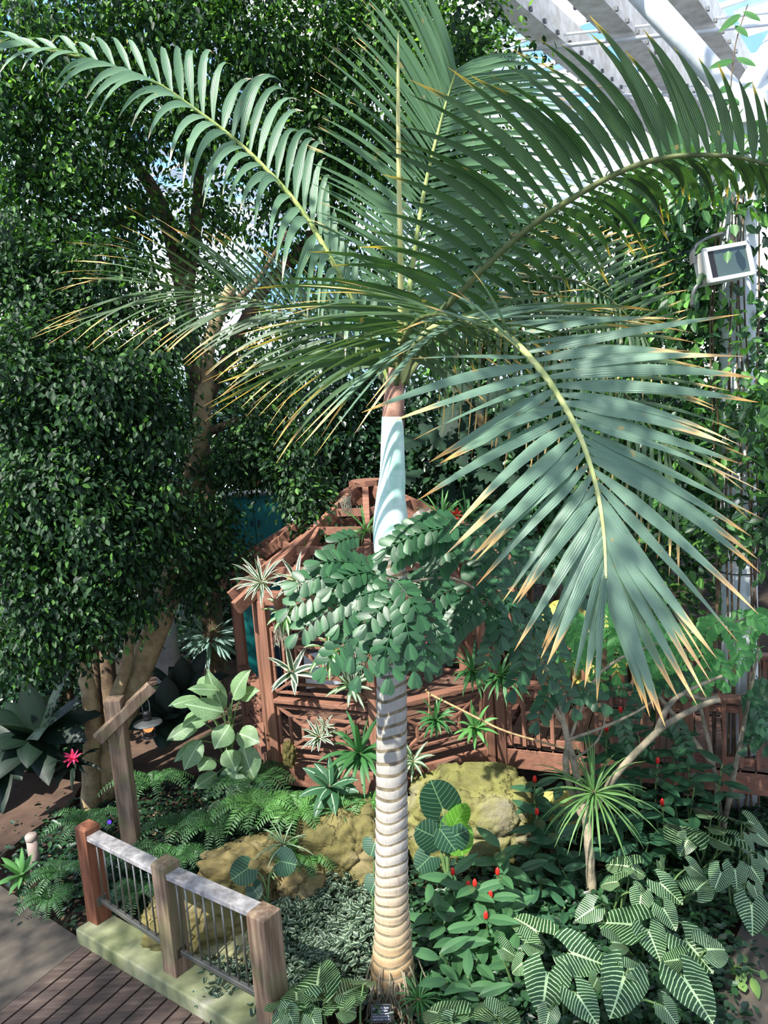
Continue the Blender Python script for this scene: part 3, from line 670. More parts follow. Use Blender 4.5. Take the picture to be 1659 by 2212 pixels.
# display boards inside the gazebo, teal cabinet beyond
def board(name, px, py, Y, wd, ht, col, label, cat='board', yaw=.2):
    c = aty(px, py, Y); t = thing(name, label, cat, (c[0], c[1], c[2]-ht/2))
    ax_ = ((math.cos(yaw), math.sin(yaw), 0), (-math.sin(yaw), math.cos(yaw), 0), (0, 0, 1))
    mb = MB(); mb.box(c, (wd, .03, ht), ax_); mb.build('panel', mat_plain('panel_'+name, col, .5), t, bevel=.004)
    mb = MB()
    for s_ in (-1, 1): q = c+np.array(ax_[0])*s_*(wd/2-.02); mb.beam((q[0], q[1]+.03, ZF), (q[0], q[1]+.03, c[2]+ht/2), .03, .03, up=(0, 1, 0))
    mb.build('stand', K['black'], t)
board('blue_banner', 592, 1432, 9.3, .16, .62, (14, 52, 74), 'narrow dark blue banner below a red one seen through the gazebo lattice')
board('red_banner', 592, 1362, 9.2, .16, .28, (170, 40, 42), 'small red banner seen through the gazebo lattice')
board('white_board', 700, 1445, 9.6, .50, .46, (214, 220, 232), 'pale white board leaning inside the gazebo behind the lattice')
board('grey_board', 612, 1430, 9.9, .12, .7, (150, 154, 162), 'narrow grey board just right of the blue banner in the gazebo')
board('grey_screen', 600, 1300, 10.1, .36, .30, (140, 146, 158), 'grey screen high inside the gazebo under its left eave')
tb_ = aty(556, 1118, 11.2)
t = thing('teal_cabinet', 'dark teal two-door cabinet standing beyond the gazebo roof among trees', 'cabinet', (tb_[0], tb_[1], 0))
tm = mat_plain('teal_paint', (16, 110, 110), .45)
mb = MB(); mb.box((tb_[0], 11.2, (tb_[2]+.4)/2-.02), (.80, .4, tb_[2]+.36)); mb.build('body', tm, t, bevel=.01)
for s_ in (-1, 1):
    mb = MB(); mb.box((tb_[0]+s_*.195, 10.985, tb_[2]-.02), (.38, .03, .66)); dr = mb.build('door', tm, t, bevel=.006)
    mb = MB(); mb.box((tb_[0]+s_*.05, 10.955, tb_[2]-.05), (.015, .03, .09)); mb.build('handle', K['black'], dr)
mb = MB(); mb.box((tb_[0], 11.15, tb_[2]+.375), (.86, .5, .03)); mb.build('top', K['grey'], t)
mb = MB(); tb2 = aty(1240, 1418, 10.2)

# ------------------------------------------------------------------ rocks
def rock(label, px, py, Y, r, seed, rough=.16, c=((104, 102, 58), (150, 146, 84), (180, 172, 140)), zc=None, name='boulder', flat=.0):
    import bmesh
    from mathutils import noise
    cc = aty(px, py, Y); bm = bmesh.new(); bmesh.ops.create_icosphere(bm, subdivisions=6, radius=1)
    for v in bm.verts:
        n_ = noise.fractal(v.co*1.3+Vector((seed, seed*2, 0)), .85, 2.1, 7)
        cell = noise.cell_vector(v.co*1.6+Vector((seed, 0, seed)))
        vor = noise.voronoi(v.co*1.7+Vector((seed*3, 1, 2)))[0]; cr = min(.12, (vor[1]-vor[0]))
        f = 1+rough*n_+cr*.7-.05+rough*.45*noise.noise(Vector((v.co.x*1.2+seed, v.co.y*1.2, v.co.z*6+n_*2)))
        co = v.co.copy(); l = max(abs(co.x), abs(co.y), abs(co.z)); co = co*(f*(1-.28+.28/l*co.length))
        v.co = Vector((co.x*r[0]+cc[0], co.y*r[1]+cc[1], co.z*r[2]+cc[2]))
    me = bpy.data.meshes.new(name); bm.to_mesh(me); bm.free()
    for p in me.polygons: p.use_smooth = True
    m = NT(name+'_stone'); v = m.objvec(); n1 = m.noise(1.6, 5, v); n2 = m.noise(9, 7, v, .7)
    vo = m.n('TexVoronoi', Scale=1.5, _feature='DISTANCE_TO_EDGE'); wv = m.n('VectorMath', _operation='ADD', i0=v, i1=m.n('TexNoise', Scale=1.8, Detail=8, Roughness=.7, Vector=v).outputs['Color'])
    m.t.links.new(wv.outputs[0], vo.inputs['Vector'])
    cr = m.ramp(vo.outputs['Distance'], [(.0, (.25, .25, .25)), (.012, (1, 1, 1))])
    col = m.ramp(n1, [(.34, lin(c[0])), (.52, lin(c[1])), (.7, lin(c[2]))]); col = m.mix(m.ramp(n2, [(.45, (0, 0, 0)), (.75, (.6, .6, .6))]), col, lin((96, 88, 66)))
    g = m.n('NewGeometry'); col = m.mix(cr, lin((50, 44, 34)), col)
    hh = m.math('ADD', m.math('MULTIPLY', n2, .7), m.math('MULTIPLY', cr, .5))
    me.materials.append(m.out(m.pbr(col, .9, hh, .9, .05, .15)))
    o = link(name, me); tag(o, label, 'rock'); return o
G_ = ((72, 70, 42), (112, 104, 64), (134, 120, 94))
rock('large smooth yellow-green boulder right of the palm trunk below the bridge', 1018, 1790, 7.25, (.70, .42, .62), 3, .10, ((84, 84, 48), (122, 120, 70), (136, 128, 114)))
rock('layered mossy rock just left of the palm trunk', 752, 1852, 6.9, (.50, .40, .50), 8, .2, G_)
rock('ochre rock with a dark crack behind the railing', 545, 1905, 6.75, (.50, .36, .38), 12, .18, ((84, 74, 54), (128, 114, 74), (146, 132, 104)))
rock('mossy rock seen through the balusters of the railing', 440, 2005, 6.2, (.52, .36, .36), 17, .2, G_)
rock('narrow tan rock between the ochre and the layered rocks', 660, 1930, 6.6, (.26, .24, .34), 23, .15, ((96, 84, 58), (132, 116, 78), (150, 134, 102)))
rock('flat grey-green stone low behind the bars nearest the pale post', 500, 2060, 5.95, (.36, .22, .16), 29, .2, ((98, 98, 70), (138, 136, 104), (164, 158, 134)))
rock('small pale stone between the palm trunk and the yellow boulder', 905, 1765, 7.3, (.14, .14, .22), 31, .2, ((150, 130, 100), (196, 176, 140), (214, 200, 176)))
rock('sunlit yellow rock face behind the far bridge rail', 1250, 1415, 10.3, (.62, .4, .75), 37, .12, ((170, 162, 74), (200, 192, 98), (190, 180, 140)))
rock('pale yellow stone behind the spiky epiphyte under the bridge', 1225, 1745, 7.3, (.22, .2, .14), 41, .2, ((140, 140, 70), (186, 180, 110), (200, 190, 150)))

# ------------------------------------------------------------------ signpost with lantern, bollards, signs, lights
sb = atz(286, 1850, .0); sb = aty(286, 1850, 7.2)
t = thing('lantern_post', 'weathered timber post with a slanted brace arm at left behind the railing', 'post', (sb[0], 7.2, 0))
T_ = lambda x, y, Y=7.2: aty(x, y, Y)
mb = MB(); a = T_(290, 1860); b = T_(246, 1508); a[2] = -.05; mb.beam(a, b, .16, .15, up=(0, 1, 0)); mb.build('post', K['old'], t, bevel=.008)
mb = MB(); mb.beam(T_(210, 1598, 7.05), T_(328, 1482, 7.3), .085, .11, up=(0, 0, 1)); mb.build('brace_arm', K['old'], t, bevel=.008)
lc = T_(319, 1560, 7.25)
t = thing('lantern', 'small black hanging oil lantern with a wide round hood and orange glow', 'lantern', lc)
mb = MB(); mb.lathe([(.004, .035), (.135, -.005), (.14, -.012), (.13, -.012), (.004, .02)], lc, n=28); mb.build('hood', K['grey'], t, smooth=True)
mb = MB(); mb.lathe([(.032, .02), (.045, .03), (.036, .05), (.042, .085), (.046, .09), (.03, .115), (.012, .12)], lc, n=20); mb.build('chimney', K['black'], t, smooth=True)
mb = MB(); mb.lathe([(.03, -.095), (.05, -.07), (.052, -.045), (.034, -.01)], lc, n=20); mb.build('globe', mat_emit('warm_glow', (255, 150, 90), 1.1), t, smooth=True)
mb = MB(); mb.lathe([(.062, -.155), (.07, -.145), (.05, -.13), (.028, -.125), (.036, -.095)], lc, n=20); mb.build('font', K['black'], t, smooth=True)
mb = MB()
for s_ in (-1, 1): mb.tube([lc+np.array([s_*.045, 0, .02]), lc+np.array([s_*.065, 0, -.06]), lc+np.array([s_*.05, 0, -.13])], .006, 6)
mb.build('cage', K['black'], t)
mb = MB(); mb.tube(smooth_path([lc+np.array([-.03, 0, .09]), lc+np.array([-.04, 0, .2]), lc+np.array([0, 0, .26]), lc+np.array([.035, 0, .2]), lc+np.array([.03, 0, .09])], 14), .005, 6); mb.build('bail', K['grey'], t)
def bollard(px, py, Y, h, label):
    c = aty(px, py, Y); t = thing('bollard', label, 'bollard', (c[0], Y, c[2]))
    mb = MB(); mb.tube([(c[0], Y, c[2]-.1), (c[0], Y, c[2]+h)], .055, 20); mb.build('stem', mat_stain('bollard_paint', (118, 104, 98), (146, 130, 122), 6, .7), t, smooth=True)
    mb = MB(); mb.lathe([(.055, h-.02), (.062, h-.01), (.062, h+.03), (.05, h+.045), (.002, h+.05)], c, n=20); mb.build('cap', mat_stain('bollard_cap', (126, 112, 106), (150, 136, 128), 6, .7), t, smooth=True)
    return t
bollard(78, 1880, 7.45, .36, 'short round grey path light in the plants at far left')
bollard(1506, 2040, 5.9, .16, 'short round grey path light among the striped leaves at lower right')
def plant_sign(px, py, Y, wpx, lines, label, yaw=0, roll=0):
    c = aty(px, py, Y); dep = float((c-np.array([0, 0, CAMH]))@F_); wd = wpx*dep/FPX; ht = wd*.80
    t = thing('plant_sign', label, 'sign', (c[0], c[1], max(0, c[2]-.3)))
    R0 = Matrix.Rotation(yaw, 3, 'Z')@Matrix.Rotation(R_(-28), 3, 'X')@Matrix.Rotation(roll, 3, 'Y')
    ax_ = [np.array(R0@Vector(v)) for v in ((1, 0, 0), (0, 1, 0), (0, 0, 1))]
    mb = MB(); mb.box(c, (wd*1.06, .006, ht*1.06), ax_); mb.build('frame', K['grey'], t, bevel=.001)
    mb = MB(); mb.box(c-ax_[1]*.003, (wd, .006, ht), ax_); mb.build('plate', mat_plain('sign_black', (12, 12, 20), .4), t)
    mb = MB(); mb.tube([c+ax_[1]*.006, np.array([c[0], c[1]+.05, -.05])], .006, 6); mb.build('stake', K['black'], t)
    for i, ln in enumerate(lines):
        cu = bpy.data.curves.new('t', 'FONT'); cu.body = ln; cu.align_x = 'CENTER'; cu.align_y = 'CENTER'; cu.size = ht*(.19 if i < 2 else .145)
        to = bpy.data.objects.new('t', cu); COL.objects.link(to); bpy.context.view_layer.update()
        me = bpy.data.meshes.new_from_object(to.evaluated_get(bpy.context.evaluated_depsgraph_get())); bpy.data.objects.remove(to)
        o = link('lettering', me, t); me.materials.clear(); me.materials.append(mat_plain('sign_white', (214, 216, 236), .5))
        wdt = max((v.co.x for v in me.vertices), default=1)*2; sx = min(1, wd*.88/max(wdt, 1e-6))
        pos = c-ax_[1]*.0075+ax_[2]*ht*(.34-.17*i)
        MM = Matrix(((ax_[0][0]*sx, ax_[2][0], -ax_[1][0]), (ax_[0][1]*sx, ax_[2][1], -ax_[1][1]), (ax_[0][2]*sx, ax_[2][2], -ax_[1][2])))
        for v in me.vertices: v.co = MM@v.co+Vector(pos)
    return t
plant_sign(823, 2189, 5.02, 40, ['palma de luxe', 'Satake Palm', 'Satakentia liukiuensis', 'RYUKYU ISLANDS', 'ARECACEAE  PALM'], 'black plant label with white writing at the foot of the palm trunk', 0, R_(2))
plant_sign(1288, 1978, 5.95, 30, ['capote', 'Striped Leaf', 'Xanthosoma', 'COLOMBIA', 'ARACEAE'], 'black plant label leaning in the uppermost striped leaves by the thin tree trunk', .3, R_(8))
plant_sign(1378, 2070, 5.55, 19, ['capote', 'Plant', 'Araceae'], 'small black plant label in the middle of the striped leaves', .25, R_(8))
plant_sign(1358, 2181, 5.15, 25, ['costus', 'Ginger', 'Costaceae'], 'small black plant label at the bottom edge of the striped leaves', .1, R_(4))
for (px, py, Y, lb) in ((236, 1776, 7.6, 'blue-violet spot light glowing in the plants behind the railing'), (998, 2160, 5.2, 'upper blue-violet spot light under the ginger leaves'), (996, 2202, 5.05, 'lower blue-violet spot light under the ginger leaves')):
    c = aty(px, py, Y); t = thing('spot_light', lb, 'light', c)
    mb = MB(); mb.tube([c, c+np.array([0, .06, -.02])], [.028, .022], 14); mb.build('housing', K['black'], t)
    mb = MB(); mb.lathe([(.022, 0), (.018, .006), (.001, .008)], c, (0, -1, .1), n=14); mb.build('lens', mat_emit('violet_led', (60, 30, 255), 5), t)
# floodlight on the column
fc = aty(1574, 566, 7.05); ye = .16; rl_ = R_(-5)
Rm = Matrix.Rotation(ye, 3, 'Z')@Matrix.Rotation(R_(-8), 3, 'X')@Matrix.Rotation(R_(-7), 3, 'Y'); ax_ = [np.array(Rm@Vector(v)) for v in ((1, 0, 0), (0, 1, 0), (0, 0, 1))]
t = thing('floodlight', 'white framed rectangular floodlight with dark glass clamped to the vine-covered column', 'floodlight', fc)
FWd, FH = .46, .31
mb = MB(); mb.box(fc+ax_[1]*.10, (FWd-.03, .18, FH-.03), ax_); mb.build('housing', K['dirty'], t, bevel=.01)
mb = MB()
for s_ in (-1, 1): mb.box(fc+ax_[2]*s_*(FH/2-.018), (FWd, .04, .036), ax_); mb.box(fc+ax_[0]*s_*(FWd/2-.018), (.036, .04, FH), ax_)
mb.build('frame', K['white'], t, bevel=.005)
mb = MB(); mb.box(fc+ax_[1]*.005, (FWd-.06, .008, FH-.06), ax_); mb.build('glass', mat_plain('flood_glass', (62, 78, 74), .08, 0, .8), t)
mb = MB(); mb.box(fc+ax_[1]*.002-ax_[0]*.165, (.07, .01, FH-.065), ax_); mb.build('reflector_edge', K['black'], t)
pth = [fc+ax_[0]*(-.28)+ax_[2]*(.06)+ax_[1]*.1, fc+ax_[0]*-.24+ax_[2]*.20+ax_[1]*.1, fc+ax_[0]*-.08+ax_[2]*.27+ax_[1]*.1, fc+ax_[0]*.1+ax_[2]*.29+ax_[1]*.12]
pth = smooth_path(pth, 12); mb = MB()
for i in range(11): mb.beam(pth[i], pth[i+1]+(pth[i+1]-pth[i])*.1, .06, .02, up=nrm(np.cross(pth[i+1]-pth[i], ax_[1])))
mb.build('bracket', K['grey'], t)
mb = MB(); mb.tube(smooth_path([fc+ax_[0]*-.2+ax_[2]*-.1+ax_[1]*.12, fc+ax_[0]*-.29+ax_[2]*-.16+ax_[1]*.14, fc+ax_[0]*-.31+ax_[2]*-.3+ax_[1]*.2], 8), .02, 8); mb.build('conduit', K['grey'], t, smooth=True)
# rope
mb = MB(); rp_ = [(920, 1490, 7.62), (930, 1500, 7.6), (1000, 1535, 7.3), (1080, 1575, 7.1), (1160, 1600, 6.95), (1240, 1622, 6.8)]
mb.tube(smooth_path([aty(*q) for q in rp_], 26), .011, 7)
mb.tube(smooth_path([aty(926, 1494, 7.58), aty(927, 1530, 7.58), aty(925, 1552, 7.58)], 6), .008, 6)
tag(mb.build('rope', mat_stain('rope', (120, 96, 66), (168, 140, 104), 30, .9), smooth=True), 'tan rope slung from the gazebo handrail to the thin branching tree', 'rope')

# ------------------------------------------------------------------ trees and canopy
def trunk_part(name, parent, pts, r, mat, n=12):
    P = smooth_path([aty(*p) for p in pts], max(10, len(pts)*5)); rad = np.interp(np.linspace(0, 1, len(P)), np.linspace(0, 1, len(r)), r)
    mb = MB(); mb.tube(P+np.random.default_rng(len(pts)).normal(size=P.shape)*rad[:, None]*.06, rad, n); return mb.build(name, mat, parent, smooth=True)
fg = thing('weeping_fig', 'big weeping fig with several pale trunks and hanging dark foliage filling the left side', 'tree', tuple(aty(215, 1700, 8.9)[:2])+(0,))
trunk_part('trunk', fg, [(205, 1790, 8.9), (232, 1660, 8.9), (262, 1560, 9), (300, 1450, 9.1), (352, 1320, 9.2), (385, 1200, 9.4), (408, 1060, 9.6), (430, 940, 9.7), (442, 840, 9.8), (452, 740, 9.9), (500, 620, 10.2)], [.21, .17, .16, .15, .13, .12, .10, .07], K['bark'], 18)
trunk_part('trunk', fg, [(200, 1790, 8.7), (196, 1680, 8.7), (200, 1560, 8.7), (182, 1440, 8.7), (172, 1330, 8.7), (150, 1150, 8.8)], [.14, .10, .09, .08, .05], K['bark'], 16)
trunk_part('trunk', fg, [(222, 1790, 9), (222, 1640, 9.1), (212, 1530, 9.1), (204, 1400, 9.2), (215, 1250, 9.2)], [.09, .07, .06, .05], K['bark_dark'], 12)
trunk_part('trunk', fg, [(222, 1780, 9.4), (240, 1560, 9.5), (228, 1440, 9.6), (240, 1250, 9.8)], [.16, .15, .12, .09], K['bark_dark'], 14)
trunk_part('trunk', fg, [(246, 1600, 8.8), (250, 1510, 8.8), (275, 1430, 8.9), (282, 1330, 9)], [.09, .08, .07, .05], K['bark'], 12)
for b in ([(442, 850, 9.8), (400, 760, 9.6), (330, 700, 9.3), (220, 640, 9)], [(452, 760, 9.9), (480, 680, 10.1), (560, 600, 10.3), (620, 500, 10.6)], [(408, 1060, 9.6), (300, 1020, 9), (180, 980, 8.5)], [(430, 940, 9.7), (540, 900, 9.8), (620, 880, 9.8)], [(352, 1320, 9.2), (240, 1220, 8.7), (120, 1180, 8.3)]):
    trunk_part('branch', fg, b, [.06, .045, .02], K['bark_dark'], 8)
foliage('foliage', K['ficus'], fg, [C(60, 1000, 8.3, .75), C(160, 880, 8.2, .7), C(60, 800, 8.3, .7), C(250, 800, 8.5, .65), C(150, 1080, 8, .7), C(310, 960, 8.4, .55), C(40, 1180, 8, .65), C(220, 1160, 8, .65), C(330, 1090, 8.4, .42),
  C(110, 1300, 7.9, .58), C(250, 1290, 8.1, .45), C(360, 1180, 8.6, .35, 2), C(40, 1400, 7.9, .4), C(170, 1400, 8.1, .22), C(440, 1270, 8.9, .32), C(450, 1130, 8.9, .34), C(490, 1210, 8.9, .26), C(340, 700, 9, .6, 1.8), C(100, 640, 9, .6), C(210, 610, 9, .5),
  C(560, 930, 9.6, .5), C(620, 1000, 9.3, .42), C(660, 1075, 9, .28), C(560, 990, 9.6, .36, 2.2), C(590, 820, 10, .45, 2), C(520, 790, 10, .36, 1.6), C(680, 1130, 8.7, .16), C(480, 1010, 9.4, .3), C(20, 560, 9, .5)], leaf=.075, dens=1.15)
# far-left dark understorey is its own thing below
cn = thing('canopy_tree', 'tall dark tree whose high canopy fills the upper left, sky showing through small gaps', 'tree', tuple(aty(420, 1450, 11.5)[:2])+(0,))
trunk_part('trunk', cn, [(470, 1500, 11.5), (450, 1200, 11.5), (430, 900, 11.4), (400, 650, 11.2), (350, 450, 11), (270, 330, 10.8), (180, 240, 10.6)], [.17, .15, .13, .11, .08, .05], K['bark_dark'], 14)
for b in ([(400, 650, 11.2), (430, 400, 11.3), (420, 230, 11.3), (440, 80, 11)], [(430, 900, 11.4), (560, 640, 11.5), (680, 500, 11.6), (760, 330, 11.5), (820, 120, 11)], [(350, 450, 11), (200, 480, 10.6), (80, 430, 10.4)]): trunk_part('branch', cn, b, [.11, .08, .05, .03], K['bark_dark'], 10)
foliage('foliage', K['ficus_far'], cn, [C(60, 90, 10, 1.1), C(260, 40, 10.5, 1), C(50, 290, 10, .85), C(190, 300, 10, .75), C(430, 50, 10.5, 1), C(610, 80, 10.6, 1), C(770, 110, 10.6, 1), C(340, 250, 10.3, .7), C(480, 270, 10.6, .7), C(610, 280, 11, .85),
  C(130, 460, 10, .7), C(290, 480, 10.4, .5, 2), C(710, 330, 11, .8), C(30, 480, 10, .6), C(880, 70, 10.2, .75), C(990, 60, 9.6, .5), C(1045, 120, 9.2, .3, 2), C(1020, 185, 9.2, .26, 2), C(950, 190, 9.6, .5), C(850, 300, 11.5, .9), C(990, 340, 11.5, .8),
  C(560, 450, 11.6, .7, 1.5), C(430, 470, 11.2, .65, 2.0), C(660, 560, 11.6, .7, 1.1), C(320, 600, 11.3, .5, 1.6), C(780, 560, 11.8, .7, 1.2), C(1130, 105, 9, .22, 1.2), C(1110, 180, 9, .25, 1.0), C(740, 440, 11.8, .6, 1.1), C(640, 430, 11.5, .6, 1), C(480, 600, 11.6, .5, 1.5), C(560, 730, 11.6, .5, 1)], leaf=.085, dens=.85)
def bush(name, label, cl, mat, leaf, dens=1.0, kind='ovate', cat='tree', stem=None, group=None, droop=.5):
    c0 = cl[0][0]; t = thing(name, label, cat, (c0[0], c0[1], 0), group)
    foliage('foliage', mat, t, cl, leaf, dens, kind, droop)
    sb_ = K['bark_dark']
    for cc in cl[:3]:
        c = cc[0]; mb = MB(); b0 = np.array([c0[0]+(c[0]-c0[0])*.3, c0[1]+(c[1]-c0[1])*.3, -.05]); mb.tube(smooth_path([b0, (b0+c)/2+np.array([.08, .1, 0]), c], 8), np.linspace(.07, .03, 8), 8); mb.build('stem', sb_, t, smooth=True)
    return t
# middle distance
bush('broadleaf_tree', 'dark broadleaf tree behind the gazebo roof, left of the palm crownshaft', [C(740, 960, 12, .8), C(700, 860, 12, .7, 2), C(800, 1060, 11.8, .6), C(690, 1190, 11.8, .35), C(780, 860, 12.5, .6, 2)], K['dark'], .12)
bush('broadleaf_tree', 'dark broadleaf tree right of the palm crownshaft, behind the gazebo', [C(960, 1000, 12.3, .9), C(900, 910, 12.5, .7), C(1040, 1080, 12, .7), C(1080, 940, 12.2, .8), C(900, 1120, 11.8, .45)], K['dark'], .13)
bush('broadleaf_tree', 'mid green tree behind the low hanging right-hand frond', [C(1180, 900, 11, .8), C(1260, 1020, 10.8, .75), C(1150, 1060, 10.6, .6), C(1330, 900, 10.5, .7), C(1380, 1080, 10.2, .6), C(1240, 1180, 10.8, .5)], K['shrub'], .12)
bush('broadleaf_tree', 'bright leafy tree seen through the fronds right of the spear leaf', [C(1060, 640, 11.5, .8, 2.4), C(1160, 720, 11.2, .7, 2.4), C(1010, 480, 11.5, .7, 2), C(1200, 560, 11.2, .7, 2), C(1100, 480, 11.6, .6, 1.6), C(1280, 720, 10.8, .6), C(1020, 780, 11.6, .6, 2)], K['vine'], .11)
bush('broadleaf_tree', 'light green leafy tree between the dark frond and the vine column', [C(1340, 520, 10.2, .55, 2.2), C(1400, 640, 9.8, .6), C(1330, 430, 10.4, .35, 1.4), C(1420, 780, 9.6, .6), C(1450, 480, 9.6, .4, 2)], K['vine'], .11)
bush('broadleaf_tree', 'loose leafy tree far behind the palm crown, sky between its leaves', [C(700, 740, 13.5, .9, 1.1), C(850, 760, 13.5, .7, .7), C(600, 650, 13.5, .9, 1.0), C(800, 640, 13.5, .8, .8), C(930, 640, 13.5, .9, 1.6)], K['shrub'], .12)
bush('broadleaf_tree', 'dim tree beyond the fig, low at far left', [C(60, 1000, 11, 1.2), C(60, 650, 11, 1.1), C(220, 900, 11, 1.1), C(150, 1300, 10.5, .9), C(330, 1150, 11.5, .9), C(30, 1450, 10.3, .7), C(460, 1300, 13.5, .8), C(560, 1200, 13, .6)], K['dark'], .13)
far = []
for x in range(-260, 2000, 230):
    for y, r in ((1060, 1.7), (880, 1.5)): far.append(C(x+rng.uniform(-60, 60), y+rng.uniform(-30, 30), 17+rng.uniform(-1, 1.5), r, 2.2))
for i, (nm, sl) in enumerate((('left', far[:6]), ('middle', far[6:14]), ('right', far[14:]))):
    bush('far_hedge', 'deep green planting far behind everything at the '+nm, sl, K['dark'], .2, cat='hedge')
# unseen leaf clusters added to shade the foreground, gaps left to sun the palm
oc_ = []
for x in np.arange(-8.4, 4.3, .95):
    for y in np.arange(-2.2, 4.4, .95):
        if (-3.9 < x < -1.3 and 2.0 < y < 4.9) or (-4.9 < x < -2.5 and y > .1) or (x < -4.5 and y > 2.6) or (x > 1.2 and y > 3.4): continue
        oc_.append((np.array([x+rng.uniform(-.2, .2), y+rng.uniform(-.2, .2), 8.6+rng.uniform(-.2, .5)]), .62, 1.15))
t = thing('added_shade_canopy', 'unseen tree crown added overhead behind the viewpoint to shade the foreground', 'tree', (-3.2, -2.6, 0))
foliage('foliage', K['ficus_far'], t, oc_, .11)
mb = MB(); mb.tube([(-3.2, -2.6, -.1), (-3.1, -2.4, 4), (-2.8, -1.6, 8)], [.22, .18, .12], 14); mb.tube([(-2.8, -1.6, 8), (-4.5, .6, 8.6)], [.1, .04], 8); mb.tube([(-2.8, -1.6, 8), (1.5, 1, 8.7)], [.1, .03], 8); mb.build('trunk', K['bark'], t, smooth=True)
# vines on the right
vt = thing('climbing_vine', 'bright leafy climbing vine covering the white column and the right edge', 'vine', (3.6, 7.2, 0))
foliage('foliage', K['vine'], vt, [C(1500, 400, 7.5, .34), C(1600, 375, 7.5, .3), C(1695, 440, 7.1, .24), C(1470, 560, 7.8, .36), C(1440, 690, 7.9, .34), C(1500, 800, 7.7, .36), C(1470, 940, 7.8, .4), C(1620, 840, 7.05, .2), C(1660, 960, 6.9, .34), C(1540, 980, 7.35, .3, 2), C(1560, 1100, 7.2, .28, 2), C(1480, 1150, 7.6, .34), C(1665, 690, 7.1, .2),
   C(1500, 640, 7.4, .2), C(1650, 1130, 6.9, .26), C(1620, 930, 7, .2), C(1400, 960, 8.4, .4), C(1650, 800, 7, .2), C(1500, 480, 7.3, .14), C(1400, 460, 8.6, .3, 2), C(1450, 1290, 8, .36)], leaf=.12, dens=.8, droop=.35)
foliage('foliage', K['dark'], vt, [C(1480, 620, 8.3, .6), C(1500, 900, 8.3, .6), C(1640, 700, 7.9, .35), C(1460, 1120, 8.4, .6), C(1660, 1050, 8, .6), C(1560, 450, 8, .5)], leaf=.12, dens=.9)
for k in range(8):
    x0 = 1540+k*14; trunk_part('stem', vt, [(x0, 1760, 7.35), (x0+rng.uniform(-15, 15), 1500, 7.34), (x0+rng.uniform(-15, 15), 1100, 7.34), (x0+rng.uniform(-20, 20), 700, 7.34), (x0+rng.uniform(-20, 20), 420, 7.34)], [.012, .01, .006], K['bark_dark'], 6)
hv = thing('hanging_vine', 'thin vine shoot with a few round leaves hanging against the glass roof at top right', 'vine', aty(1600, 30, 6.8))
P = smooth_path([aty(*p) for p in [(1615, 10, 6.8), (1590, 90, 6.8), (1580, 170, 6.8), (1574, 260, 6.9), (1570, 330, 7)]], 20); mb = MB(); mb.tube(P, .005, 5); mb.build('stem', K['bark_dark'], hv)
for (x, y, dx, dy) in ((1600, 30, -40, 25), (1605, 25, 40, 10), (1585, 130, -45, 5), (1590, 125, 45, 8), (1578, 185, -20, 8), (1576, 215, -22, 10), (1576, 210, 22, 10), (1588, 55, 30, 15), (1572, 260, -30, 20), (1572, 300, 26, 20)):
    leaf_obj('leaf', K['vine'], hv, aty(x, y, 6.8), aty(x+dx, y+dy, 6.7), .07, o_lance, nv=(0, -.9, .4))
# big paddle leaves
pdl = thing('bird_of_paradise', 'tall plant with large grey-green paddle leaves behind the dark right-hand frond', 'plant', (2.4, 8.6, 0))
pm = mat_leaf('paddle_leaf', [(74, 112, 86), (92, 130, 98)], .45, .45, .4)
for (x, y, x2, y2, W) in ((1400, 500, 1385, 380, .3), (1480, 440, 1437, 228, .34), (1470, 470, 1500, 300, .28), (1390, 520, 1372, 430, .25)):
    leaf_obj('leaf', pm, pdl, aty(x, y, 8.6), aty(x2, y2, 8.4), W, o_paddle, nv=(.2, -1, .1), stalk=(2.4+rng.uniform(-.1, .1), 8.6, 1.5), n=14, droop=.06)
mb = MB(); mb.tube([(2.4, 8.6, -.05), (2.42, 8.6, 1.6)], [.12, .08], 10); mb.build('stem', K['bark_dark'], pdl)
# breadfruit leaves
bf = thing('breadfruit_tree', 'dark tree with large deeply lobed leaves right of the palm crown', 'tree', tuple(aty(1080, 1060, 9.5)[:2])+(0,))
trunk_part('trunk', bf, [(1085, 1330, 10.6), (1080, 1070, 10.6), (1060, 960, 10.5), (1010, 860, 10.4)], [.09, .08, .05], K['bark'], 12)
bfm = mat_leaf('lobed_leaf', [(16, 34, 26), (24, 46, 34), (34, 58, 42), (44, 84, 34)], .6, .2, .2)
for i in range(26):
    bx = rng.uniform(900, 1130); by = rng.uniform(800, 1050); YY = rng.uniform(9.6, 10.6); an = rng.uniform(.1, 3.0)
    Lp = rng.uniform(60, 100); leaf_obj('leaf', bfm, bf, aty(bx, by, YY), aty(bx+Lp*math.cos(an), by+Lp*math.sin(an)*.9, YY-.3), rng.uniform(.26, .36), o_lobed, nv=(rng.normal()*.3, -.7, .7), n=26, droop=.2)

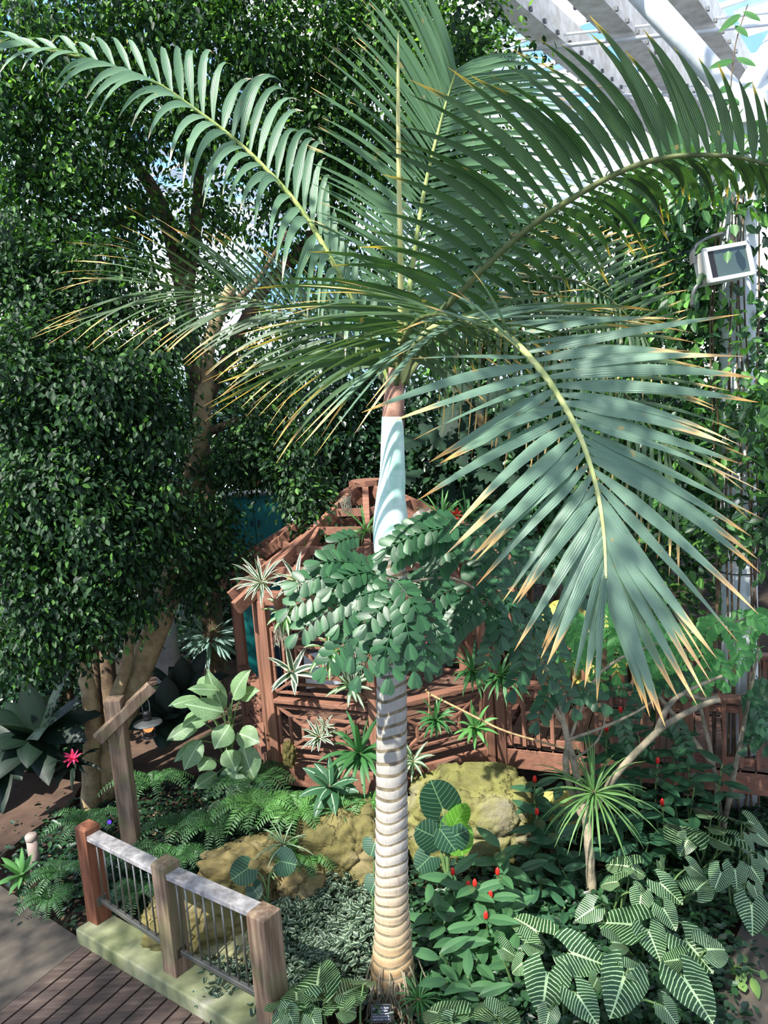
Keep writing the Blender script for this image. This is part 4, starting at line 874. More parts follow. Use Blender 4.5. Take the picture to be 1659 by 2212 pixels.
# ------------------------------------------------------------------ pinnate leaves
o_obov = lambda y: .5*(min(1, max(0, y))**.65)*1.22*math.sqrt(max(0, 1-min(1, y)**3.6))+.01
def pleaf(name, parent, p, tip, npair, ll, lw, mat, nv=(0, -.5, .9), outline=o_obov, sag=.18, fwd=.55, taper=.3, term=True, grow=False, lab=None):
    p = np.array(p, float); q = np.array(tip, float); L = np.linalg.norm(q-p)
    mid = (p+q)/2+np.array([0, 0, sag*L]); R = np.array([(1-s)**2*p+2*s*(1-s)*mid+s*s*q for s in np.linspace(0, 1, 14)])
    mb = MB(); mb.tube(R, np.linspace(.006, .0025, 14), 5)
    T = blade(1, 1, outline, droop=.12, fold=.10, n=7 if outline is o_obov else 4)
    for k in range(npair+(1 if term else 0)):
        s = .12+.86*k/npair; pos = np.array([np.interp(s, np.linspace(0, 1, 14), R[:, j]) for j in range(3)])
        i = min(int(s*13), 12); Tn = nrm(R[i+1]-R[i]); N = nrm(np.array(nv)-Tn*np.dot(nv, Tn)); B = np.cross(Tn, N)
        f = (1-taper*s if not grow else .6+.55*s)*(.35+.65*min(1, s*4+.4))
        for sd in ((-1, 1) if k < npair else (-.25, .35)):
            d = nrm(B*sd+Tn*(fwd if k < npair else 1.3)-np.array([0, 0, .15])+rng.normal(size=3)*.05); l_ = ll*f
            V = T[0].copy(); V[:, 0] *= lw*f; V[:, 1] *= l_; V[:, 2] *= l_*.6
            mb.add(place(V, pos, d, N+rng.normal(size=3)*.12), T[1], 0, [(u+.5, v) for u, v in T[2]])
    o = mb.build(name, mat, parent, smooth=True)
    if lab: o['label'] = lab
    return o
tr = thing('pinnate_leaved_tree', 'slender branching tree with hanging feathery leaves in front of the gazebo and bridge', 'tree', tuple(aty(1280, 1975, 6.2)[:2])+(0,))
trunk_part('trunk', tr, [(1286, 2000, 6.2), (1278, 1920, 6.2), (1272, 1830, 6.2), (1265, 1760, 6.25), (1250, 1690, 6.3), (1232, 1620, 6.35), (1215, 1550, 6.4), (1207, 1490, 6.45), (1175, 1440, 6.45), (1120, 1370, 6.2), (1060, 1300, 5.8), (980, 1250, 5.3), (880, 1258, 5.0)], [.048, .044, .040, .038, .034, .028, .024, .021, .017, .013, .010, .008], K['twig'], 12)
for b, r in (([(1260, 1770, 6.3), (1232, 1700, 6.35), (1222, 1650, 6.35), (1228, 1600, 6.35)], [.03, .03, .025]), ([(1285, 1745, 6.25), (1330, 1675, 6.2), (1400, 1600, 6.1), (1450, 1558, 6.05), (1520, 1522, 6), (1555, 1512, 6)], [.034, .031, .027, .024, .021]),
   ([(1415, 1590, 6.1), (1440, 1530, 6.15), (1480, 1495, 6.2), (1560, 1460, 6.2)], [.026, .022, .012]), ([(1480, 1497, 6.2), (1520, 1512, 6.2), (1550, 1505, 6.2)], [.02, .02, .02]), ([(1222, 1600, 6.35), (1300, 1572, 6.2), (1380, 1535, 6.1), (1420, 1505, 6.1)], [.014, .012, .008]),
   ([(1215, 1560, 6.4), (1180, 1500, 6.3), (1160, 1440, 6.2), (1180, 1360, 6.2), (1230, 1280, 6.3)], [.022, .016, .01]), ([(1060, 1300, 6.3), (1060, 1220, 6.2), (1010, 1140, 6)], [.014, .008]), ([(1240, 1640, 6.3), (1290, 1600, 6.25), (1310, 1540, 6.2)], [.012, .006]), ([(1230, 1600, 6.35), (1300, 1450, 6.5), (1450, 1380, 6.6), (1600, 1340, 6.6), (1700, 1300, 6.6)], [.014, .012, .008])):
    trunk_part('branch', tr, b, r, K['twig'], 10)
PL = [(865, 1262, 620, 1318, 5.0), (860, 1268, 640, 1372, 4.95), (870, 1285, 700, 1445, 4.9), (860, 1250, 640, 1262, 5.05), (840, 1245, 690, 1215, 5.1), (880, 1280, 790, 1350, 4.85), (870, 1300, 830, 1420, 4.8), (850, 1350, 775, 1462, 4.85), (880, 1340, 895, 1452, 4.85), (860, 1355, 840, 1465, 4.8), (800, 1235, 715, 1270, 5.0), (840, 1270, 730, 1350, 4.95), (865, 1290, 885, 1390, 4.75), (820, 1300, 760, 1420, 4.9), (900, 1300, 960, 1395, 5.0), (880, 1310, 930, 1420, 4.9), (850, 1250, 905, 1330, 4.8),
 (1010, 1140, 832, 1190, 4.9), (1040, 1155, 835, 1214, 4.95), (1000, 1125, 870, 1155, 5.0), (1080, 1155, 930, 1196, 5.0), (780, 1160, 722, 1176, 5.9), (770, 1185, 732, 1212, 5.9), (1010, 1130, 1100, 1170, 5.3), (1030, 1110, 1130, 1130, 5.5), (1060, 1150, 1150, 1200, 5.4), (1000, 1170, 940, 1240, 5.3),
 (1050, 1290, 940, 1385, 5.5), (1060, 1300, 905, 1460, 5.4), (1080, 1300, 960, 1340, 5.6), (1060, 1310, 1085, 1375, 5.5), (1100, 1320, 1050, 1440, 5.5), (1120, 1330, 1130, 1450, 5.6), (1140, 1380, 1190, 1470, 5.8), (1000, 1270, 930, 1300, 5.6), (1150, 1400, 1110, 1490, 5.8), (1130, 1250, 1010, 1262, 5.7), (1020, 1260, 990, 1360, 5.6), (1090, 1280, 1160, 1360, 5.7), (1040, 1250, 1110, 1320, 5.6), (1000, 1330, 950, 1430, 5.6),
 (1150, 1270, 1060, 1215, 5.9), (1100, 1230, 990, 1218, 5.9), (1180, 1330, 1210, 1430, 5.9), (1160, 1290, 1180, 1390, 6.0), (960, 1230, 900, 1262, 5.8), (940, 1240, 990, 1330, 5.7), (1200, 1250, 1120, 1240, 6.1), (1090, 1200, 1200, 1190, 6.1), (1190, 1450, 1240, 1530, 6.0), (1200, 1480, 1160, 1560, 6.1), (1240, 1480, 1300, 1520, 6.1), (1200, 1210, 1260, 1290, 6.1), (1100, 1180, 1030, 1230, 5.8)]
for (x, y, x2, y2, YY) in PL:
    a = aty(x, y, YY); b = aty(x2, y2, YY-.15); L = np.linalg.norm(a-b)
    pleaf('leaf', tr, a, b, max(5, int(L/.052)), .108, .066, K['pinnate'], nv=(rng.normal()*.15, -.8, .65), grow=False, taper=-.10)
pl2 = thing('pinnate_leaved_shrub', 'bright green feathery-leaved shrub at right in front of the vine column', 'shrub', tuple(aty(1560, 1800, 6.9)[:2])+(0,))
for k in range(46):
    x = rng.uniform(1200, 1690); y = rng.uniform(1300, 1560) if x > 1330 else rng.uniform(1290, 1400); YY = rng.uniform(6.7, 7.8) if x < 1480 else rng.uniform(6.1, 7.2)
    a = aty(x, y, YY); ang = rng.normal()*.7; b = aty(x+120*math.sin(ang), y+110*math.cos(ang)*rng.uniform(.6, 1), YY-.15); L = np.linalg.norm(a-b)
    pleaf('leaf', pl2, a, b, max(5, int(L/.050)), .10, .058, K['pinnate_b'] if y < 1430 else K['pinnate'], nv=(rng.normal()*.3, -.75, .7), taper=-.1)
for b in ([(1560, 1800, 6.95), (1540, 1650, 6.95), (1500, 1480, 7), (1450, 1340, 7.1)], [(1560, 1800, 6.95), (1600, 1600, 6.7), (1640, 1400, 6.6)], [(1540, 1650, 6.95), (1420, 1500, 7.2), (1300, 1350, 7.3)]): trunk_part('stem', pl2, b, [.03, .02, .008], K['twig'], 8)

# ------------------------------------------------------------------ rosettes (epiphytes, bromeliads, strap leaved plants)
K['s_white'] = mat_strap('white_edged_strap', (52, 74, 58), (206, 212, 190), .27)
K['s_pale'] = mat_strap('pale_striped_strap', (178, 196, 160), (70, 98, 70), .20)
K['s_green'] = mat_strap('green_strap', (58, 104, 56), (48, 90, 52), .3)
K['s_bright'] = mat_strap('bright_strap', (88, 136, 74), (74, 120, 66), .3)
K['s_dark'] = mat_strap('dark_strap', (22, 40, 30), (18, 34, 26), .3)
K['s_midw'] = mat_strap('cream_centred_strap', (50, 96, 52), (50, 96, 52), .3)
K['s_cream'] = mat_strap('cream_striped_strap', (206, 216, 170), (60, 110, 54), .16)
def rosette(name, label, px, py, Y, rpx, nleaf, mat, axis=(0, -.7, .6), W=.035, cat='plant', sag=.5, group=None, seed=0, spread=(.15, 1.35), base=True, outline=o_strap, up=.0):
    rg = np.random.default_rng(seed+int(px)); c = aty(px, py, Y); dep = float((c-np.array([0, 0, CAMH]))@F_); R = rpx*dep/FPX*1.15
    t = thing(name, label, cat, c, group); A = nrm(axis); u = nrm(np.cross(A, (0, 0, 1) if abs(A[2]) < .95 else (1, 0, 0))); v = np.cross(A, u)
    for k in range(nleaf):
        th = 2.39996*k+rg.normal()*.15; ph = spread[0]+(spread[1]-spread[0])*math.sqrt((k+.5)/nleaf)
        d = A*math.cos(ph)+(u*math.cos(th)+v*math.sin(th))*math.sin(ph)+np.array([0, 0, up]); L = R*(.8+.35*rg.random())
        ns = 7; P = []; p = c.copy(); dd = nrm(d)
        for i in range(ns): P.append(p.copy()); p = p+dd*L/(ns-1); dd = nrm(dd+np.array([0, 0, -sag*1.6/ns])*(.5+i/ns*1.6))
        sd = nrm(np.cross(dd, A)+rg.normal(size=3)*.2)
        V, UV, Fc = [], [], []
        for i, q in enumerate(P):
            s = i/(ns-1); tg = nrm(P[min(i+1, ns-1)]-P[max(i-1, 0)]); sv = nrm(sd-tg*np.dot(sd, tg)); w_ = W*2*outline(s)*(.8+.3*rg.random() if i == 0 else 1)/2+.001
            nn2 = np.cross(tg, sv)
            V += [q-sv*w_+nn2*w_*.3, q, q+sv*w_+nn2*w_*.3]; UV += [(0, s), (.5, s), (1, s)]
        for i in range(ns-1): a = i*3; Fc += [(a, a+1, a+4, a+3), (a+1, a+2, a+5, a+4)]
        mb = MB(); mb.add(V, Fc, 0, UV); mb.build('leaf', mat, t, smooth=True)
    if base:
        mb = MB(); mb.lathe([(.002, -.05), (.035, -.04), (.04, 0), (.02, .03), (.002, .04)], c-A*.02, A, n=10); mb.build('root_clump', K['bark_dark'], t, smooth=True)
    return t
ep = 'epiphytes mounted on the gazebo'
rosette('variegated_epiphyte', 'white-edged spiky plant on the left corner of the gazebo eave', 565, 1258, 7.6, 62, 22, K['s_white'], W=.03, group=ep)
rosette('variegated_epiphyte', 'white-edged spiky plant on the eave, second from the left corner', 640, 1255, 7.6, 56, 18, K['s_white'], W=.04, group=ep)
rosette('variegated_epiphyte', 'white-edged spiky plant on the eave half hidden by feathery leaves', 725, 1262, 7.45, 48, 14, K['s_white'], W=.045, group=ep)
rosette('variegated_epiphyte', 'white-edged plant at the lower left of the lattice screen', 632, 1452, 7.75, 60, 10, K['s_white'], W=.07, group=ep)
rosette('variegated_epiphyte', 'sunlit white-edged plant at the right end of the lattice screen', 757, 1482, 7.5, 52, 16, K['s_pale'], W=.05, group=ep)
rosette('variegated_epiphyte', 'small white-edged plant in the middle of the lower lattice panel', 690, 1592, 7.7, 38, 14, K['s_white'], W=.035, group=ep)
rosette('variegated_epiphyte', 'tiny tufted plant just above the one on the lower lattice panel', 702, 1568, 7.72, 24, 12, K['s_white'], W=.02, group=ep)
rosette('variegated_epiphyte', 'sunlit white-leaved plant peeking out right of the palm trunk', 893, 1645, 7.45, 44, 14, K['s_pale'], W=.04, group=ep)
rosette('variegated_epiphyte', 'drooping cream-striped plant in the middle of the lattice screen', 716, 1410, 7.5, 52, 12, K['s_cream'], W=.07, sag=1.1, group=ep)
rosette('variegated_epiphyte', 'dark cream-striped plant hanging at the upper left of the lattice screen', 618, 1330, 7.7, 52, 13, K['s_cream'], W=.05, sag=.9, group=ep)
rosette('variegated_epiphyte', 'pale spiky plant beside the trunk at the right of the gazebo eave', 888, 1210, 7.4, 42, 16, K['s_white'], W=.025, group=ep, axis=(0, -.4, .9))
rosette('variegated_epiphyte', 'variegated plant on the right eave between feathery leaves', 915, 1262, 7.4, 48, 16, K['s_white'], W=.035, group=ep)
rosette('strap_leaved_plant', 'large deep green strap-leaved plant at the foot of the front gazebo post', 778, 1628, 7.3, 82, 26, K['s_green'], W=.055, sag=.8, group=ep)
rosette('strap_leaved_plant', 'dark green tufted plant hanging on the right gazebo railing by the rope', 942, 1555, 7.45, 46, 22, K['s_green'], W=.035, sag=.9, group=ep)
rosette('strap_leaved_plant', 'sunlit bright green tufted plant beside the right gazebo post', 1027, 1572, 7.5, 48, 18, K['s_bright'], W=.05, sag=.7, group=ep)
rosette('strap_leaved_plant', 'dark tufted plant on top of the right gazebo post, left one of the pair', 1022, 1450, 7.7, 56, 24, K['s_green'], W=.035, sag=.9, group=ep)
rosette('strap_leaved_plant', 'dark tufted plant on top of the right gazebo post, right one of the pair', 1082, 1462, 7.6, 58, 24, K['s_green'], W=.035, sag=1.0, group=ep)
rosette('grassy_epiphyte', 'grassy tuft on the gazebo roof just left of the crownshaft', 790, 1150, 8.0, 62, 26, K['s_bright'], W=.018, axis=(-.2, -.4, .9), sag=.9, group=ep)
rosette('grassy_epiphyte', 'grassy green tuft on the gazebo roof right of the crownshaft', 955, 1122, 7.9, 56, 24, K['s_bright'], W=.03, axis=(0, -.4, .9), group=ep)
rosette('grassy_epiphyte', 'second green tuft on the gazebo roof near the red bracts', 1010, 1118, 7.9, 48, 20, K['s_green'], W=.03, axis=(0, -.4, .9), group=ep)
rosette('dark_bromeliad', 'reddish dark bromeliad on the gazebo roof at right among dry leaves', 985, 1190, 7.7, 50, 16, mat_strap('maroon_strap', (80, 50, 48), (110, 70, 60), .3), W=.05, group=ep)
rosette('spiky_epiphyte', 'large thin-leaved spiky epiphyte in the fork of the branching tree', 1283, 1712, 6.1, 118, 60, mat_strap('thin_strap', (92, 128, 70), (74, 108, 62), .3), W=.016, axis=(0, -.5, .8), sag=.75, spread=(.2, 1.9))
rosette('pink_bromeliad', 'bromeliad with a bright pink centre on the fig trunk at left', 158, 1650, 8.3, 58, 22, K['s_dark'], W=.05, axis=(0, -.6, .8), sag=.9)
rosette('pink_bract', 'bright pink bromeliad flower head on the fig trunk', 158, 1638, 8.15, 20, 14, mat_strap('pink_strap', (216, 60, 110), (190, 50, 90), .3), W=.03, axis=(0, -.6, .8), cat='flower', base=False)
rosette('red_bract', 'small red flower head on the gazebo roof', 985, 1112, 7.8, 14, 10, mat_strap('red_strap', (200, 50, 36), (190, 50, 30), .3), W=.03, cat='flower', base=False)
rosette('red_flower', 'red flower cluster above the teal cabinet', 547, 1043, 11.8, 18, 18, mat_strap('red_petal', (214, 62, 34), (190, 40, 30), .3), W=.06, cat='flower', base=False, spread=(.1, 1.5))
rosette('pink_flower', 'pink flower spike below the feathery leaves near the right gazebo post', 925, 1370, 7.7, 22, 12, mat_strap('pink_petal', (206, 70, 110), (180, 50, 90), .3), W=.025, cat='flower', base=False)
rosette('grass_tuft', 'grassy tuft at the right side of the palm foot', 905, 2160, 5.1, 60, 34, K['s_green'], W=.012, axis=(.2, -.3, .9), sag=1.0)
rosette('grass_tuft', 'pale-edged grass tuft on the ochre rock', 612, 1825, 6.6, 60, 20, K['s_pale'], W=.018, axis=(0, -.4, .9), sag=.8)
rosette('grass_tuft', 'dark grass tuft at the top of the layered rock', 735, 1755, 6.9, 50, 26, K['s_green'], W=.014, axis=(0, -.4, .9), sag=.8)
rosette('broad_rosette', 'dark broad-leaved plant below the fig foliage at far left', 80, 1590, 8.5, 120, 18, K['s_dark'], W=.30, axis=(0, -.5, .85), sag=.8, outline=o_lance)
rosette('broad_rosette', 'dark broad-leaved plant at the left edge, behind the larger one', 0, 1640, 9.2, 110, 16, K['s_dark'], W=.30, axis=(0, -.5, .85), sag=.8, outline=o_lance)
rosette('broad_rosette', 'dark glossy plant in the shade right of the lantern', 400, 1500, 9.6, 90, 16, K['s_dark'], W=.30, axis=(0, -.5, .85), sag=.7, outline=o_lance)
rosette('broad_rosette', 'bluish dark plant between the lantern and the spotted leaves', 365, 1545, 9.0, 70, 12, K['s_dark'], W=.30, axis=(0, -.5, .85), sag=.7, outline=o_lance)
rosette('silvery_shrub', 'silvery narrow-leaved shrub beside the path behind the white post', 452, 1378, 11.5, 62, 70, mat_strap('silver_strap', (120, 146, 140), (100, 128, 122), .3), W=.07, axis=(0, -.5, .8), sag=.5, outline=o_lance, cat='shrub', spread=(.1, 1.9))
rosette('light_rosette', 'pale green broad-leaved weed beside the left bollard', 45, 1890, 7.0, 50, 12, K['s_bright'], W=.07, axis=(0, -.4, .9), sag=.5, outline=o_lance)
rosette('white_veined_plant', 'dark plant with white midribs below the front gazebo post', 712, 1700, 7.1, 66, 12, mat_strap('white_midrib_strap', (150, 180, 150), (48, 84, 58), .05), W=.12, axis=(0, -.5, .85), sag=.6, outline=o_lance)

# ------------------------------------------------------------------ ferns
def fern(label, px, py, Y, rpx, nf, mat, seed, pairs=16, lw=.022, ll=.09, name='fern'):
    rg = np.random.default_rng(seed); c = aty(px, py, Y); c[2] = max(.02, c[2]); dep = float((c-np.array([0, 0, CAMH]))@F_); R = rpx*1.25*dep/FPX; nf += 3; lw *= 1.25; ll *= 1.2
    t = thing(name, label, 'fern', (c[0], c[1], max(0, c[2]-.05)), 'ferns in the bed below the gazebo')
    for k in range(nf):
        th = 2*math.pi*(k+rg.uniform(-.3, .3))/nf; r = R*rg.uniform(.75, 1.1)
        tip = c+np.array([math.cos(th)*r, math.sin(th)*r*.8-.1, -.02+rg.uniform(-.02, .1)]); tip[2] = max(.05, tip[2])
        pleaf('frond', t, c, tip, pairs, ll*rg.uniform(.8, 1.15), lw, mat, nv=(0, -.3, 1), outline=o_lance, sag=.55, fwd=.3, taper=.65, term=False)
fern('arching fern in front of the spotted-leaf plant', 400, 1790, 7.5, 95, 8, K['fern_dark'], 1)
fern('dark fern behind the timber lantern post', 330, 1700, 8.1, 85, 8, K['fern_dark'], 2)
fern('sunlit fern below the left gazebo panel', 560, 1745, 7.3, 85, 9, K['fern'], 3, lw=.035, ll=.12)
fern('bright fern left of the layered rock', 640, 1760, 7.1, 90, 9, K['fern'], 4, lw=.03, ll=.12)
fern('fern hanging between the ochre and layered rocks', 660, 1850, 6.7, 70, 7, K['fern'], 5, lw=.028, ll=.11)
fern('fern in front of the left gazebo corner', 545, 1690, 7.8, 90, 8, K['fern_dark'], 6, lw=.035, ll=.13)
fern('fern right behind the railing by the brown post', 270, 1850, 7.1, 75, 8, K['fern_dark'], 7)
fern('fern between the bollard and the brown railing post', 130, 1890, 7.0, 70, 8, K['fern_dark'], 8)
fern('fern at the edge of the concrete path near the brown post', 110, 1945, 6.75, 50, 7, K['fern_dark'], 9)
fern('fern in the middle behind the railing', 470, 1790, 7.2, 80, 8, K['fern_dark'], 10)
fern('fern above the boardwalk behind the balusters', 300, 1930, 6.6, 60, 7, K['fern_dark'], 11)
fern('low fern on top of the layered rock', 790, 1735, 7.1, 60, 7, K['fern'], 12)
fern('fern at the left of the lantern post foot', 190, 1780, 7.7, 70, 8, K['fern_dark'], 13)
fern('fern right of the lantern post foot', 380, 1860, 6.9, 70, 7, K['fern_dark'], 14)
# spotted leaf plant
K['spot'] = None
m = NT('spotted_leaf'); g = m.n('NewGeometry'); uv = m.n('UVMap'); sp = m.n('SeparateXYZ', Vector=uv.outputs[0])
n = m.noise(26, 3, uv.outputs[0], .7); c = m.mix(m.ramp(n, [(.54, (0, 0, 0)), (.62, (1, 1, 1))]), lin((118, 146, 106)), lin((62, 94, 62)))
c = m.mix(m.math('MULTIPLY', m.math('LESS_THAN', m.math('ABSOLUTE', sp.outputs[0]), .03), .6), c, lin((180, 200, 170))); K['spot'] = leafy(m, c, .45, .25)
m_st = mat_plain('green_stalk', (96, 124, 74), .5)
df = thing('spotted_leaf_plant', 'large plant with pale green dark-spotted leaves left of the gazebo', 'plant', tuple(aty(500, 1720, 8.0)[:2])+(0,))
sc = lambda x, y: (x/2.963, 1350+y/2.963)
for (a, b, c_, d, W) in ((1430, 560, 1225, 500, .2), (1430, 540, 1330, 345, .18), (1490, 470, 1530, 315, .2), (1540, 460, 1605, 410, .14), (1470, 640, 1380, 770, .22), (1520, 690, 1625, 730, .22), (1555, 770, 1600, 985, .27), (1510, 940, 1525, 1180, .25), (1290, 620, 1070, 705, .17), (1390, 950, 1255, 1015, .17), (1400, 1000, 1485, 915, .13), (1400, 1120, 1365, 1275, .17), (1290, 740, 1165, 905, .2), (1270, 470, 1105, 495, .12), (1250, 400, 1330, 340, .14), (1270, 740, 1120, 855, .12), (1350, 850, 1290, 900, .2), (1450, 800, 1500, 900, .2), (1330, 560, 1180, 620, .2), (1400, 420, 1240, 390, .12)):
    p = sc(a, b); q = sc(c_, d); Y = 7.75+rng.uniform(-.12, .12)
    leaf_obj('leaf', [K['spot'], m_st], df, aty(*p, Y), aty(*q, Y-.22), W*1.12, o_lance, nv=(rng.normal()*.2, -.8, .6), stalk=aty(500, 1720-rng.uniform(0, 150), 8.0), droop=.3, wave=.8)
mb = MB(); mb.tube([aty(503, 1760, 8.0), aty(500, 1640, 8), aty(498, 1520, 7.95)], [.03, .025, .015], 10); mb.build('stem', m_st, df, smooth=True)

# ------------------------------------------------------------------ elephant ears
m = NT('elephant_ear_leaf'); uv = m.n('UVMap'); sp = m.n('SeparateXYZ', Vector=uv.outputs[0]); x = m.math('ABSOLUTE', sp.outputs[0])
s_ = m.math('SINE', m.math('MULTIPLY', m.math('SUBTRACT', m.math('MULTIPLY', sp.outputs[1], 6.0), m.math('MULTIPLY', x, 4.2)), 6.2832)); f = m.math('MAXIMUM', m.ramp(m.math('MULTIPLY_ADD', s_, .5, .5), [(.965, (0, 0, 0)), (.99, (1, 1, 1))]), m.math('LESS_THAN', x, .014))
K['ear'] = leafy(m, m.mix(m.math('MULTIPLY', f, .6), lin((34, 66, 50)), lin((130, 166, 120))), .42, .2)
def f_ear(m):
    sp = m.n('SeparateXYZ', Vector=m.n('UVMap').outputs[0]); x = m.math('ABSOLUTE', sp.outputs[0])
    s_ = m.math('SINE', m.math('MULTIPLY', m.math('SUBTRACT', m.math('MULTIPLY', sp.outputs[1], 6.0), m.math('MULTIPLY', x, 4.2)), 6.2832))
    return m.math('MAXIMUM', m.math('GREATER_THAN', s_, .95), m.math('LESS_THAN', x, .014))
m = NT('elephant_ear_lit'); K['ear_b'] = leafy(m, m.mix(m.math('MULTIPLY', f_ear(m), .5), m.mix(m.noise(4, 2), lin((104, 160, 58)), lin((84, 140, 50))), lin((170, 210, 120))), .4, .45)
ee = thing('elephant_ear', 'dark elephant ear plant with arrow leaves in front of the yellow-green boulder', 'plant', tuple(aty(970, 1900, 6.3)[:2])+(0,))
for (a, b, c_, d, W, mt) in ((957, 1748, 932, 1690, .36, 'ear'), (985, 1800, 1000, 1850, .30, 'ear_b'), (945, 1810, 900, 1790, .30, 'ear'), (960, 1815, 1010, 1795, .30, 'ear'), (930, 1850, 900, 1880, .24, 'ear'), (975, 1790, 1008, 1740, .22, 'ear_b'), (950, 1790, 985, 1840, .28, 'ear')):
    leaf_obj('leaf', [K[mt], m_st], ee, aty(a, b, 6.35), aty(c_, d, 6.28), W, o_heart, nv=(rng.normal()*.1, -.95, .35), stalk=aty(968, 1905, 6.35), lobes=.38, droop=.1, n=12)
e2 = thing('elephant_ear', 'two green heart-shaped leaves on thin stalks in front of the ochre rock', 'plant', tuple(aty(580, 1960, 6.1)[:2])+(.1,))
for (a, b, c_, d, W) in ((536, 1875, 500, 1900, .24), (605, 1860, 638, 1868, .24), (545, 1915, 560, 1940, .16)):
    leaf_obj('leaf', [K['ear'], m_st], e2, aty(a, b, 6.2), aty(c_, d, 6.1), W, o_heart, nv=(0, -.9, .5), stalk=aty(580, 1950, 6.2), lobes=.4, droop=.1, n=12)
e3 = thing('climbing_aroid', 'dark heart-shaped leaves just left of the palm trunk over the rock', 'plant', tuple(aty(800, 1960, 6.0)[:2])+(0,))
for (a, b, c_, d, W) in ((810, 1820, 800, 1850, .22), (812, 1900, 800, 1930, .2), (800, 2010, 812, 2040, .2), (795, 2060, 800, 2085, .18)):
    leaf_obj('leaf', [K['ear'], m_st], e3, aty(a, b, 6.0), aty(c_, d, 5.95), W, o_heart, nv=(-.3, -.9, .3), stalk=aty(800, 2080, 6.0), lobes=.3, droop=.1)

# ------------------------------------------------------------------ ginger (costus) stems
def ginger(label, px, py, Y, h, nl, mat, seed, Lp=75, name='spiral_ginger', grp='spiral gingers right of the palm', flower=None, Wf=.36):
    rg = np.random.default_rng(seed); c = aty(px, py, Y); dep = float((c-np.array([0, 0, CAMH]))@F_); L = Lp*dep/FPX
    t = thing(name, label, 'plant', (c[0]+.03, c[1]+.05, 0), grp)
    b0 = np.array([c[0]+.05, c[1]+.08, -.04]); P = smooth_path([b0, (b0+c)/2+np.array([rg.normal()*.03, .05, 0]), c], 8); mb = MB(); mb.tube(P, np.linspace(.012, .007, 8), 7); mb.build('stem', m_st, t, smooth=True)
    for k in range(nl):
        th = 2.39996*k+seed; f = k/nl; o_ = c-np.array([0, 0, min(.09*k/2, c[2]*.75)]); el = .55-.6*f if k > 1 else .7
        d = np.array([math.cos(th), math.sin(th)*.9-.15, el*.6]); l_ = L*(.8+.3*rg.random()); tip = o_+nrm(d)*l_
        leaf_obj('leaf', mat, t, o_, tip, l_*Wf, o_lance, nv=(0, -.35, 1), droop=.22, n=8, fold=.25)
    if flower:
        mb = MB(); mb.lathe([(.004, 0), (.016, .01), (.02, .03), (.016, .06), (.004, .08)], c, (0, -.2, 1), n=12); mb.build('flower_cone', mat_plain('red_cone', (206, 38, 30), .4), t, smooth=True)
    return t
GI = [(1012, 1918, 5.9, 1), (1026, 1915, 5.85, 1), (1075, 1890, 6.0, 1), (1060, 1940, 5.8, 1), (978, 1890, 6.0, 1), (960, 1990, 5.6, 0), (1030, 2072, 5.3, 0), (985, 2030, 5.45, 0), (1075, 2010, 5.6, 0), (1050, 1985, 5.6, 1), (950, 2060, 5.3, 0), (1010, 2110, 5.15, 0), (1075, 2120, 5.2, 0), (965, 2120, 5.1, 0), (1100, 1960, 5.8, 0), (930, 1950, 5.8, 0), (1035, 2150, 5.05, 0), (1100, 2070, 5.3, 0), (1080, 1830, 6.3, 0)]
for i, (x, y, Y, fl) in enumerate(GI):
    ginger('glossy ginger stem '+('topped by a red cone, right of the palm trunk' if fl else 'without a flower, right of the palm trunk and low'), x, y, Y, .6, 8, K['costus'], i+3, 72, flower=fl, grp='flowering spiral gingers' if fl else 'flowerless spiral gingers')
DG = [(1160, 1760, 6.7), (1150, 1840, 6.5), (1200, 1800, 6.5), (1165, 1900, 6.2), (1215, 1880, 6.2), (1140, 1960, 6.0), (1220, 1960, 5.95), (1180, 1990, 5.9), (1250, 1840, 6.5), (1330, 1640, 7.0), (1380, 1590, 7.1), (1300, 1680, 6.9), (1420, 1650, 6.9), (1370, 1700, 6.7), (1330, 1760, 6.6), (1430, 1740, 6.6), (1400, 1820, 6.4), (1330, 1850, 6.3), (1490, 1640, 6.9), (1500, 1700, 6.8), (1460, 1580, 7.1), (1310, 1580, 7.0), (1350, 1900, 6.2), (1120, 1880, 6.3), (1200, 1730, 6.8), (1560, 1650, 6.7), (1340, 1540, 7.1), (1155, 1690, 6.9)]
fl_ = {(1310, 1580), (1160, 1760), (1155, 1690), (1340, 1540), (1420, 1650), (1430, 1740)}
for i, (x, y, Y) in enumerate(DG):
    ginger('dark-leaved ginger stem '+('with a red cone ' if (x, y) in fl_ else '')+'in the shade between boulder and vine column', x, y, Y, .6, 9, K['ginger_dark'], i+40, 62, name='dark_ginger', grp='dark gingers with red cones' if (x, y) in fl_ else 'dark gingers without cones', flower=(x, y) in fl_)

